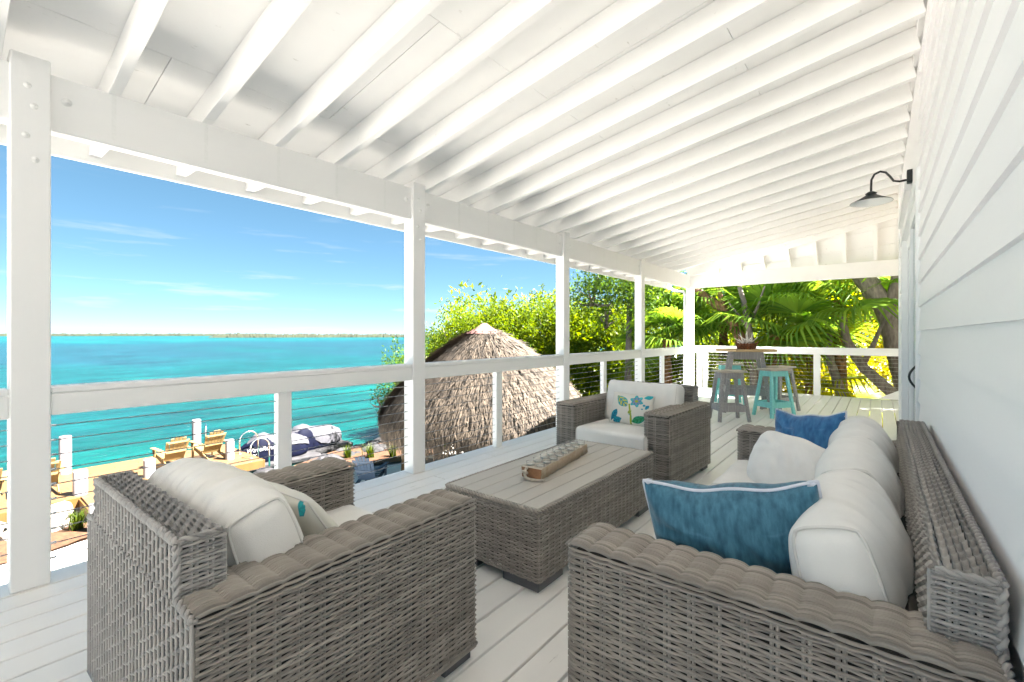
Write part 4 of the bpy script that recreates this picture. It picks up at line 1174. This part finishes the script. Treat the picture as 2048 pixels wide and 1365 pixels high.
def jetski(label, loc, rz, seed, text):
    t = tag(empty("covered_jet_ski", loc, R(rz)), label, "jet ski", "covered jet skis beside the dock"); t.scale = (.86, .84, .86)
    st = [(-1.5, .06, .30, .36), (-1.35, .26, .16, .46), (-1.0, .46, .08, .66), (-.55, .55, .04, .98), (-.25, .55, .02, 1.02), (.1, .53, .02, .86), (.6, .52, .02, .80), (1.05, .50, .04, .78), (1.4, .40, .10, .60), (1.5, .2, .16, .40)]
    mb = MB(); mb.add(*loft(dens(st), 24, .007, seed)); link("cover", mb.mesh("cover", M['navy']), t)
    st2 = [(-.95, .20, .50, .70), (-.6, .34, .62, 1.01), (-.25, .42, .50, 1.06), (.0, .52, .30, .92), (.25, .57, .10, .87), (.6, .565, .0, .84), (1.05, .54, .0, .82), (1.45, .44, .04, .64), (1.56, .2, .16, .42)]
    mb = MB(); mb.add(*loft(dens(st2), 24, .008, seed + 5, .17 if text else .02)); link("seat_cover", mb.mesh("seat_cover", M['coverwhite']), t)
    box("float", (-.75, -1.3, -.30), (.75, 1.9, -.06), M['rock'], t, .06)
    if text:
        for s, (yy, zz, sz) in zip(text, ((-1.14, .44, .25), (-1.02, .22, .20))):
            cu = bpy.data.curves.new("lettering", 'FONT'); cu.body = s; cu.size = sz; cu.extrude = .002; cu.shear = .25
            cu.materials.append(M['letter'])
            tmp = bpy.data.objects.new("tmp", cu); COL.objects.link(tmp)
            me = bpy.data.meshes.new_from_object(tmp.evaluated_get(bpy.context.evaluated_depsgraph_get())); bpy.data.objects.remove(tmp)
            o = tag(link("lettering", me, t), kind="stuff")
            o.location = (.585 if zz > .4 else .60, yy, zz); o.rotation_euler = (R(84), 0, R(90))
    return t
jetski("covered jet ski with white lettering on its navy cover, left of the slim rail post", (-17.25, 7.6, -3.1), -6, 3, ("WaveRunner", "VX"))
jetski("covered jet ski with a pale cover, right of the slim rail post", (-17.5, 9.15, -3.05), 4, 8, None)

# ------------------------------------------------------------------ thatched hut
HC = (-9.05, 10.05)
hut = tag(empty("thatched_hut", (HC[0], HC[1], Z_G)), "round tiki hut with a shaggy dry palm thatch roof on poles", "hut")
PR = np.array([(.0, 1.50), (.35, 1.38), (.62, 1.25), (1.1, .96), (1.6, .58), (2.1, .14), (2.5, -.26), (2.8, -.66), (2.96, -1.05)]); 
zo = -Z_G
lathe("thatch_bed", [(r * .965, z + zo - .06) for r, z in PR] + [(2.6, -1.0 + zo), (0, 1.2 + zo)], M['thatchcore'], hut, None, 40)
dd = np.concatenate([[0], np.cumsum(np.linalg.norm(np.diff(PR, axis=0), axis=1))])
mb = MB()
N_th = 34000
s0 = dd[-1] * (rng.random(N_th) ** .62) * 1.02
an = rng.random(N_th) * 2 * np.pi
ln = rng.uniform(.16, .60, N_th); wd = rng.uniform(.006, .017, N_th)
lift0 = rng.uniform(.0, .05, N_th); lift1 = rng.uniform(.01, .13, N_th) + (rng.random(N_th) < .16) * rng.uniform(.04, .14, N_th)
fr_ = rng.random(N_th) < .13
s0[fr_] = dd[-1] * rng.uniform(.93, 1.05, fr_.sum()); ln[fr_] = rng.uniform(.25, .62, fr_.sum())
def prof_at(s):
    s_c = np.minimum(s, dd[-1]); r = np.interp(s_c, dd, PR[:, 0]); z = np.interp(s_c, dd, PR[:, 1])
    over = np.maximum(s - dd[-1], 0)
    return r - over * .12, z - over * .97
V = []
skew = rng.normal(0, .22, N_th)
for k, f in enumerate((0, .5, 1.0)):
    r, z = prof_at(s0 + ln * f)
    lf = lift0 + (lift1 - lift0) * f
    a_ = an + skew * ln * f / np.maximum(r, .3)
    rr = r + lf * .6; zz = z + lf * .75 - (.03 if f == 1 else 0)
    hwid = wd * (1.0, 1.0, .35)[k]
    for sg in (-1, 1):
        da = sg * hwid / np.maximum(rr, .25)
        V.append(np.stack([rr * np.cos(a_ + da), rr * np.sin(a_ + da), zz + zo + sg * hwid * .4], -1))
V = np.stack(V, 1)
I = np.arange(N_th * 6).reshape(N_th, 6)
F = np.concatenate([I[:, [0, 1, 3, 2]], I[:, [2, 3, 5, 4]]])
tn = np.clip(rng.normal(.5, .28, N_th) , 0, 1)
mb.add(V, F, np.repeat(tn, 6))
tag(link("thatch", mb.mesh("thatch", M['thatch'], False), hut), kind="stuff")
lathe("peak_cap", [(.56, 1.36 + zo), (.42, 1.43 + zo), (.22, 1.54 + zo), (.07, 1.66 + zo), (.0, 1.67 + zo)], M['cap'], hut, None, 24)
for k in range(8):
    a = R(38 + 45 * k)
    tube("pole", [(2.35 * math.cos(a), 2.35 * math.sin(a), -.2), (2.33 * math.cos(a), 2.33 * math.sin(a), 2.3)], [.11, .09], M['hutpost'], hut, 10)

# ------------------------------------------------------------------ yard things
def rock_mesh(seed, m, flat=.7):
    bm = bmesh.new(); bmesh.ops.create_icosphere(bm, subdivisions=3, radius=1.0)
    for v in bm.verts:
        p = v.co.copy(); q = p * 1.1 + Vector((seed * 3.1, seed, 0))
        v.co = p * (1 + .42 * mnoise.noise(q) + .16 * mnoise.noise(q * 2.6) + .05 * mnoise.noise(q * 7)); v.co.z *= flat
    me = bpy.data.meshes.new("boulder"); bm.to_mesh(me); bm.free(); me.materials.append(m)
    return me
RG = [rock_mesh(k, M['rock']) for k in range(5)]; RW = [rock_mesh(k + 9, M['rockw']) for k in range(4)]
def put_rock(me, x, y, s, lab, grp, z=None):
    o = tag(link("boulder", me, None, (x, y, (Z_G - .05 if z is None else z) + s * .25), (random.uniform(-.3, .3), random.uniform(-.3, .3), random.random() * 6.28)), lab, "boulder", grp)
    o.scale = (s, s * random.uniform(.8, 1.2), s * random.uniform(.8, 1.1))
for k in range(84):
    y_ = random.uniform(7.4, 14.2); xs = float(shore(y_)); x_ = xs + random.uniform(-.5, 1.5)
    zz = Z_W - .05 if x_ < xs else Z_W + .2 * min(1, x_ - xs)
    put_rock(RG[k % 5], x_, y_, random.uniform(.22, .52), "dark grey boulder in the rock pile on the shore behind the hut", "grey shore boulders", zz)
for k in range(22):
    y_ = random.uniform(-2.2, 2.0); x_ = random.uniform(-15.4, -14.0)
    put_rock(RW[k % 4], x_, y_, random.uniform(.25, .55), "bleached limestone rock on the shore in front of the dock", "pale shore rocks", -3.15)
for k in range(8):
    put_rock(RG[k % 5], random.uniform(-14.9, -13.6), random.uniform(4.0, 6.8), random.uniform(.2, .4), "dark grey boulder on the shore by the right end of the dock", "grey boulders by the dock", -3.1)

def patch(name, label, cx, cy, rx, ry, m, dz, seed):
    a = np.linspace(0, 2 * np.pi, 40, endpoint=False); g = np.random.default_rng(seed)
    rr = 1 + .12 * np.sin(3 * a + g.random() * 6) + .08 * np.sin(7 * a + g.random() * 6)
    V = [(cx, cy, Z_G + .02 + dz)] + [(cx + rx * r * math.cos(t), cy + ry * r * math.sin(t), Z_G + .012 + dz) for t, r in zip(a, rr)]
    tag(link(name, np_mesh(name, V, [(0, 1 + i, 1 + (i + 1) % 40) for i in range(40)], m)), kind="structure", label=label)
patch("mulch_bed", "brown mulch bed below the pale shore rocks", -13.55, .6, .8, 2.6, M['mulch'], .05, 1)
patch("mulch_bed", "rusty mulch bed in front of the grey boulders", -14.2, 10.6, 1.5, 3.2, M['mulch'], .05, 2)
patch("mulch_bed", "leaf litter under the trees beyond the deck", -4.0, 21.0, 14.0, 9.0, M['mulch'], .04, 3)

patch("mulch_bed", "leaf litter on the ground right of the deck end", 64.0, 20, 62.0, 40.0, M['mulch'], .03, 4)

def tuft(label, loc, h, n, grp, m):
    g = np.random.default_rng(int(abs(loc[0] * 100 + loc[1] * 37)))
    mb = MB()
    for k in range(n):
        a = g.random() * 6.28; L = h * g.uniform(.6, 1.1); lean = g.uniform(.1, .6)
        b0 = np.array([g.normal(0, .05), g.normal(0, .05), 0]); d_ = np.array([math.cos(a), math.sin(a), 0]); sd_ = np.array([-math.sin(a), math.cos(a), 0]) * .012
        p1 = b0 + d_ * lean * L * .4 + np.array([0, 0, L * .6]); p2 = b0 + d_ * lean * L + np.array([0, 0, L * .9])
        mb.add([b0 - sd_, b0 + sd_, p1 + sd_ * .8, p1 - sd_ * .8, p2], [(0, 1, 2, 3), (3, 2, 4, 4)], g.random())
    t = tag(empty("grass_tuft", loc), label, "grass tuft", grp)
    tag(link("blades", mb.mesh("blades", m), t), kind="stuff")
for (x_, y_, h) in ((-13.75, 1.95, .5), (-13.9, .55, .35), (-14.1, 2.35, .4)):
    tuft("tuft of green grass in the mulch by the pale rocks", (x_, y_, Z_G + .05), h, 70, "grass tufts by the pale rocks", M['grass'])
for (x_, y_, h) in ((-14.4, 8.9, .5), (-13.8, 9.4, .55), (-13.3, 10.0, .5), (-14.0, 10.6, .45), (-13.0, 11.0, .55), (-12.6, 11.8, .6)):
    tuft("tuft of green grass before the dark boulders", (x_, y_, Z_G + .05), h, 80, "grass tufts before the dark boulders", M['grass'])
pl = tag(empty("path_light", (-13.95, 1.45, Z_G + .04)), "small hooded path light on a wooden stake among the pale rocks", "path light")
tube("stake", [(0, 0, -.1), (0, 0, .55)], .022, M['hutpost'], pl, 8)
lathe("hood", [(.0, .66), (.03, .64), (.11, .57), (.12, .555), (.02, .56)], M['copper'], pl, None, 16)
adirondack("slate blue adirondack chair on the sand beside the near armchair's far arm", (-12.05, 6.75, Z_G + .02), 60, M['bluechair'], "blue chairs on the sand")
adirondack("slate blue adirondack chair on the sand left of the hut pole", (-11.35, 7.75, Z_G + .02), 30, M['bluechair'], "blue chairs on the sand")
fp = tag(empty("fire_pit_table", (-10.15, 9.15, Z_G), R(20)), "dark rectangular fire pit table under the hut eave", "table")
box("top", (-.75, -.45, .50), (.75, .45, .56), M['firepit'], fp, .01)
box("base", (-.62, -.34, .02), (.62, .34, .498), M['firepit'], fp, .01)
dw = tag(empty("driftwood_stool", (-9.35, 9.05, Z_G)), "bleached driftwood sculpture beside the dark fire pit table", "driftwood")
for k in range(9):
    a = random.random() * 6.28
    p0 = np.array([random.uniform(-.18, .18), random.uniform(-.18, .18), 0]); p1 = p0 + [math.cos(a) * .2, math.sin(a) * .2, random.uniform(.5, .95)]
    tube("stick", [p0, (p0 + p1) / 2 + [random.uniform(-.06, .06), random.uniform(-.06, .06), 0], p1], [.06, .05, .04], M['driftwood'], dw, 7)
box("bench", (-.5, .9, .02), (.4, 1.3, .48), M['firepit'], fp, .01)

# ------------------------------------------------------------------ trees
def leaves(mb, C, size, g, up=.35, asp=.42):
    n = len(C)
    d = g.normal(0, 1, (n, 3)); d[:, 2] += up; d /= np.linalg.norm(d, axis=1, keepdims=True)
    r = g.normal(0, 1, (n, 3)); s = np.cross(d, r); s /= np.linalg.norm(s, axis=1, keepdims=True)
    nn = np.cross(d, s)
    L = (size * g.uniform(.7, 1.3, n))[:, None]; W = L * asp
    V = np.stack([C, C + d * L * .45 + s * W * .5 + nn * L * .06, C + d * L, C + d * L * .45 - s * W * .5 + nn * L * .06], 1)
    I = np.arange(4 * n).reshape(n, 4)
    mb.add(V, I, np.repeat(np.clip(g.normal(.5, .3, n), 0, 1), 4))

def tree(name, label, loc, blobs, nclus, per, size, lm, bark, seed, cat="tree", group=None, spires=0, trunk_r=.12, sig=.2, trunks=1):
    """blobs: (x,y,z,rx,ry,rz) relative to loc"""
    g = np.random.default_rng(seed)
    t = tag(empty(name, loc), label, cat, group)
    mb = MB()
    vol = np.array([b[3] * b[4] * b[5] for b in blobs]) ** .8; vol /= vol.sum()
    for b, f in zip(blobs, vol):
        k = max(3, int(nclus * f))
        u = g.normal(0, 1, (k, 3)); u /= np.linalg.norm(u, axis=1, keepdims=True)
        c = np.array(b[:3]) + u * np.array(b[3:]) * (g.uniform(.25, 1, (k, 1)) ** .55)
        pts = np.repeat(c, per, 0) + g.normal(0, sig, (k * per, 3)) * [1, 1, .85]
        leaves(mb, pts, size, g)
        for j in range(int(spires * f + .5)):
            aa = g.random() * 6.28; q = math.sqrt(g.random())
            x0 = np.array(b[:3]) + [b[3] * q * math.cos(aa), b[4] * q * math.sin(aa), b[5] * math.sqrt(max(0, 1 - q * q))]
            hgt = g.uniform(.35, .9); m = int(46 * hgt)
            h = g.random(m)
            pts = x0 + np.stack([g.normal(0, .10, m) * (1 - h * .8), g.normal(0, .10, m) * (1 - h * .8), h * hgt - .1], -1)
            leaves(mb, pts, size, g, .9)
    tag(link("crown", mb.mesh("crown", lm, False), t), kind="stuff")
    for q in range(trunks):
        base = np.array([g.normal(0, .35) if trunks > 1 else 0, g.normal(0, .35) if trunks > 1 else 0, -.2])
        b = blobs[q % len(blobs)]
        top = np.array([b[0], b[1], b[2] - b[5] * .2])
        mid = (base + top) / 2 + [g.normal(0, .15), g.normal(0, .15), 0]
        tube("trunk", [base, mid, top], [trunk_r, trunk_r * .8, trunk_r * .45], bark, t, 8)
    mbl = MB()
    for b in blobs:
        for j in range(5):
            u = g.normal(0, 1, 3); u /= np.linalg.norm(u)
            a0 = np.array([b[0], b[1], b[2] - b[5] * .5]); e = np.array(b[:3]) + u * np.array(b[3:]) * .85
            mbl.add(*tube_arrays([a0, (a0 + e) / 2 + g.normal(0, .1, 3), e], [trunk_r * .35, trunk_r * .22, .01], 5))
    link("limbs", mbl.mesh("limbs", bark), t)
    return t
TG = "leafy trees beyond the hut"
G0 = Z_G
tree("mangrove_tree", "dark green shore tree reaching over the water left of the hut", (-14.6, 11.4, G0), [(0, 0, 2.7, .9, .9, 1.0), (-.75, -.45, 1.75, .55, .5, .55), (.4, .3, 3.1, .9, .9, .8)], 120, 34, .11, M['leafC'], M['bark'], 11, group=TG, spires=6, sig=.16)
tree("buttonwood_tree", "lime green tree rising left behind the thatched peak", (-15.3, 15.2, G0), [(0, 0, 3.6, 1.9, 1.8, 1.7), (1.3, .4, 4.0, 1.5, 1.5, 1.7), (-1.0, .2, 3.0, 1.3, 1.3, 1.4)], 700, 50, .12, M['leafB'], M['bark'], 12, group=TG, spires=44)
tree("buttonwood_tree", "lime green tree with upright shoots right behind the thatched peak", (-11.7, 16.3, G0), [(0, 0, 4.0, 1.9, 1.8, 1.9), (-1.4, 0, 3.9, 1.5, 1.5, 1.7), (1.3, .5, 4.2, 1.4, 1.4, 1.6), (.3, -.6, 2.3, 1.8, 1.4, 1.5)], 820, 50, .13, M['leafB'], M['bark'], 13, group=TG, spires=52)
tree("seagrape_tree", "broad-leaved yellow-green tree between the second and third far posts", (-8.6, 16.6, G0), [(0, 0, 3.6, 1.7, 1.6, 1.6), (.9, .3, 2.0, 1.7, 1.5, 1.5), (-1.0, .2, 2.2, 1.5, 1.4, 1.5), (.3, 0, 4.6, 1.2, 1.2, 1.0)], 560, 42, .17, M['leafB'], M['bark'], 14, group=TG, spires=20)
tree("seagrape_tree", "tall dark-leaved tree whose branches hang below the eave", (-6.2, 13.6, G0), [(0, .2, 6.3, 1.5, 1.4, 1.1), (-1.1, -.2, 5.7, .9, .8, .8), (.6, 0, 5.3, .9, .9, .8), (-.9, .3, 4.9, .45, .4, .7)], 260, 40, .11, M['leafC'], M['bark'], 15, group=TG, trunk_r=.16)
tree("seagrape_tree", "lime shrub filling the gap below the third far post", (-6.4, 15.2, G0), [(0, 0, 1.8, 1.6, 1.3, 1.6), (1.2, .3, 2.6, 1.3, 1.2, 1.4), (-1.3, -.6, 1.0, 1.2, 1.1, 1.2)], 260, 36, .15, M['leafB'], M['bark'], 16, group=TG)
tree("seagrape_tree", "yellow-green tree left of the far corner post", (-5.4, 17.2, G0), [(0, 0, 4.0, 1.8, 1.5, 1.9), (.8, 0, 2.2, 1.6, 1.4, 1.6)], 300, 40, .13, M['leafA'], M['bark'], 17, group=TG, spires=12)
TG2 = "sunlit thicket beyond the end of the deck"
sp = [(-3.2, 18.5, 1.6, 'leafY'), (-.8, 18.2, 1.4, 'leafY'), (1.6, 17.6, 1.3, 'leafY'), (-2.2, 20.4, 4.2, 'leafB'), (.6, 20.6, 4.4, 'leafY'), (3.2, 19.2, 3.6, 'leafB'), (-5.0, 20.8, 4.6, 'leafA'), (3.0, 16.2, 1.0, 'leafY')]
lbs = ["yellow thicket bush low behind the bar table", "yellow thicket bush low behind the end rail's post", "yellow thicket bush low behind the right end of the rail", "lime tree behind the palm crown", "yellow-leaved tree glowing between the palms", "lime tree behind the thick grey trunk", "green tree behind the corner post", "yellow bush at the far right beside the stair guard"]
sp += [(8.2, 10.2, 2.6, 'leafB'), (8.8, 13.2, 3.4, 'leafA'), (6.2, 15.4, 3.0, 'leafB')]
lbs += ["green tree beside the wrapped end of the porch", "tall green tree off the corner of the wrapped porch", "green tree beyond the right end of the rail"]
for i, ((x_, y_, zc, lm), lb) in enumerate(zip(sp, lbs)):
    tree("thicket_tree", lb, (x_, y_, G0), [(0, 0, zc, 1.7, 1.3, 1.5), (.8, .5, zc + 1.4, 1.4, 1.2, 1.2), (-.8, .3, zc + 1.3, 1.4, 1.2, 1.2)], 230, 36, .13, M[lm], M['bark'], 30 + i, group=TG2, trunks=2, trunk_r=.09)
low = [(-4.6, 13.4, 1.2), (-2.6, 13.7, 1.1), (-.9, 13.5, 1.0), (.7, 13.9, .9), (2.2, 13.6, 1.0)]
for i, (x_, y_, zc) in enumerate(low):
    tree("garden_shrub", ["lime shrub below the far corner of the railing", "lime shrub below the rail left of the bar table", "yellow shrub seen through the end cables by the post", "yellow shrub seen through the end cables right of the post", "yellow shrub by the stair guard"][i], (x_, y_, G0), [(0, 0, zc, .9, .7, 1.0), (.5, .2, zc + .7, .7, .6, .7), (-.4, .1, zc + .6, .7, .6, .7)], 120, 30, .12, M['leafY' if i > 1 else 'leafB'], M['bark'], 60 + i, cat="shrub", group="shrubs under the end railing", trunk_r=.05)
# a far belt of woods behind everything on land
g = np.random.default_rng(99); mb = MB()
for k in range(900):
    a = R(g.uniform(-28, 46)); d_ = g.uniform(27, 38)
    c = np.array([-math.sin(a) * d_, math.cos(a) * d_, Z_G + g.uniform(0, 6.5)])
    leaves(mb, c + g.normal(0, .55, (34, 3)), .34, g)
tag(link("woods", mb.mesh("woods", M['leafA'], False)), kind="stuff", label="distant belt of green woods behind the palms")

tree("shade_tree", "tall tree right of the deck end that dapples the far boards", (4.5, 13.7, G0), [(-1.2, -.6, 8.3, 2.4, 2.2, 1.0), (.6, .8, 8.8, 2.2, 2.2, 1.1)], 700, 34, .19, M['leafC'], M['bark'], 90, group=TG2, trunk_r=.2, sig=.22)
# bare leaning trunks in front of the thicket
def leaning(name, label, pts, rad, m, branches=()):
    t = tag(empty(name, pts[0]), label, "tree trunk")
    o = np.array(pts[0])
    P = np.array([np.array(p) - o for p in pts]); tt = np.linspace(0, len(P) - 1, 6 * len(P)); k = np.arange(len(P))
    Q = np.stack([np.interp(tt, k, P[:, c]) for c in range(3)], -1)
    Q[1:-1] = (Q[:-2] + Q[1:-1] + Q[2:]) / 3; Q += np.random.default_rng(5).normal(0, .012, Q.shape)
    tube("trunk", Q, np.interp(tt, k, rad), m, t, 12)
    for bp, br in branches: tube("branch", [np.array(p) - o for p in bp], br, m, t, 8)
leaning("grey_trunk", "thick mottled grey trunk leaning at the right end of the deck", [(.75, 13.9, -3.1), (.48, 13.9, .2), (.30, 13.9, 1.1), (.12, 13.95, 1.9), (-.28, 14.0, 2.75), (-.75, 14.1, 4.2)], [.26, .22, .20, .20, .23, .16], M['bark'],
        [([(.16, 13.95, 1.8), (.30, 13.9, 2.5), (.38, 13.9, 3.4)], [.13, .11, .09])])
leaning("grey_trunk", "dark trunk slanting low behind the end cables", [(.75, 13.2, -1.6), (.35, 13.3, -.1), (-.3, 13.5, .6), (-.62, 13.6, 1.2), (-.7, 13.7, 2.0)], [.13, .12, .11, .09, .06], M['bark'], [([(-.3, 13.5, .6), (-.1, 13.5, 1.1), (.1, 13.6, 1.7)], [.07, .05, .03])])
leaning("grey_trunk", "thin dark trunk left of the slanting one behind the end cables", [(-.55, 14.4, -3.0), (-.75, 14.4, -.2), (-1.0, 14.4, .8), (-1.02, 14.4, 1.6)], [.15, .12, .09, .05], M['bark'])
leaning("rust_trunk", "rusty brown trunk slanting up to the left behind the bar table", [(-2.2, 14.1, -3.1), (-2.6, 14.1, .2), (-2.95, 14.1, 1.1), (-3.45, 14.1, 2.0), (-4.25, 14.2, 2.65), (-5.0, 14.3, 3.3)], [.18, .16, .15, .13, .11, .07], M['redbark'],
        [([(-3.45, 14.1, 2.0), (-3.6, 14.1, 2.6), (-3.9, 14.1, 3.4)], [.08, .06, .04])])
leaning("pale_trunk", "pale slim forked trunk rising behind the basket", [(-2.55, 13.6, -3.1), (-2.62, 13.6, .8), (-2.72, 13.6, 1.6), (-2.95, 13.6, 2.6), (-3.2, 13.6, 3.6)], [.10, .09, .08, .06, .04], M['bark'],
        [([(-2.7, 13.6, 1.5), (-3.0, 13.55, 1.9), (-3.2, 13.5, 2.2)], [.05, .035, .02]), ([(-2.72, 13.6, 1.6), (-2.5, 13.6, 2.1), (-2.35, 13.6, 2.6)], [.05, .035, .02])])

# ------------------------------------------------------------------ fan palms
def frond_mesh(seed, m, n=34, L=.95):
    g = np.random.default_rng(seed); mb = MB()
    mb.add(*tube_arrays([(0, 0, 0), (0, .5, .10), (0, 1.0, .12)], [.022, .016, .011], 6), .8)
    c = np.array([0, 1.0, .12])
    for k in range(n):
        a = R(-128 + 256 * k / (n - 1)) + g.normal(0, .02)
        l = L * (.72 + .28 * math.cos(a * .6)) * g.uniform(.92, 1.06)
        d_ = np.array([math.sin(a), math.cos(a), 0]); s_ = np.array([math.cos(a), -math.sin(a), 0])
        cup = .16
        V = []
        for f, w_, z_ in ((.02, .008, 0), (.4, .034, cup * .45), (.72, .024, cup * .35), (1.0, .003, -.12 - .18 * g.random())):
            p = c + d_ * l * f + np.array([0, 0, z_ * l])
            V += [p - s_ * w_ + [0, 0, .012], p + s_ * w_]
        mb.add(V, [(0, 1, 3, 2), (2, 3, 5, 4), (4, 5, 7, 6)], float(g.random()))
    return mb.mesh("frond", m, False)
FR = {k: [frond_mesh(s, M[k]) for s in range(3)] for k in ('palm', 'palmY')}
def fan_palm(label, x_, y_, zc, n, kind, seed, sc_=1.0, lo=-35, hi=75, tr=.13):
    g = np.random.default_rng(seed)
    t = tag(empty("fan_palm", (x_, y_, Z_G)), label, "palm", "fan palms beyond the end of the deck")
    h = zc - Z_G
    zz = np.linspace(-.1, h, 14)
    tube("trunk", [(.05 * math.sin(z), .05 * math.cos(z * 1.3), z) for z in zz], [tr * (1 + .08 * math.sin(i * 2.1)) for i in range(14)], M['palmtrunk'], t, 10)
    for k in range(n):
        o = link("frond", FR[kind][k % 3], t, (0, 0, h - .05 + g.uniform(-.12, .12)))
        el = R(lo + (hi - lo) * (k + .5) / n + g.normal(0, 6)); az = k * 2.39996 + g.normal(0, .2)
        o.rotation_mode = 'ZYX' if False else 'XYZ'
        o.rotation_euler = (Matrix.Rotation(az, 3, 'Z') @ Matrix.Rotation(el, 3, 'X') @ Matrix.Rotation(g.normal(0, .35), 3, 'Y')).to_euler()
        s = sc_ * g.uniform(.88, 1.12); o.scale = (s, s, s)
fan_palm("fan palm with an orange-brown heart behind the bar table", -2.25, 14.6, 1.35, 24, 'palm', 1, 1.15)
fan_palm("large fan palm whose fronds hang over the right half of the end rail", -.75, 14.6, 2.2, 24, 'palm', 2, 1.3)
fan_palm("fan palm left of the far corner post", -5.2, 14.4, 1.2, 20, 'palm', 3, 1.05)
fan_palm("fan palm at the far left of the end opening", -3.75, 15.3, 2.2, 22, 'palm', 4, 1.1)
fan_palm("sunlit yellow-green fan palm low behind the end rail", -1.55, 15.6, .0, 18, 'palmY', 5, 1.1)
fan_palm("sunlit fan palm high under the beam in the middle of the end opening", -1.6, 16.6, 3.2, 22, 'palmY', 6, 1.3)
fan_palm("yellow-green fan palm behind the stools", -2.9, 15.4, -.3, 16, 'palmY', 7, 1.0)
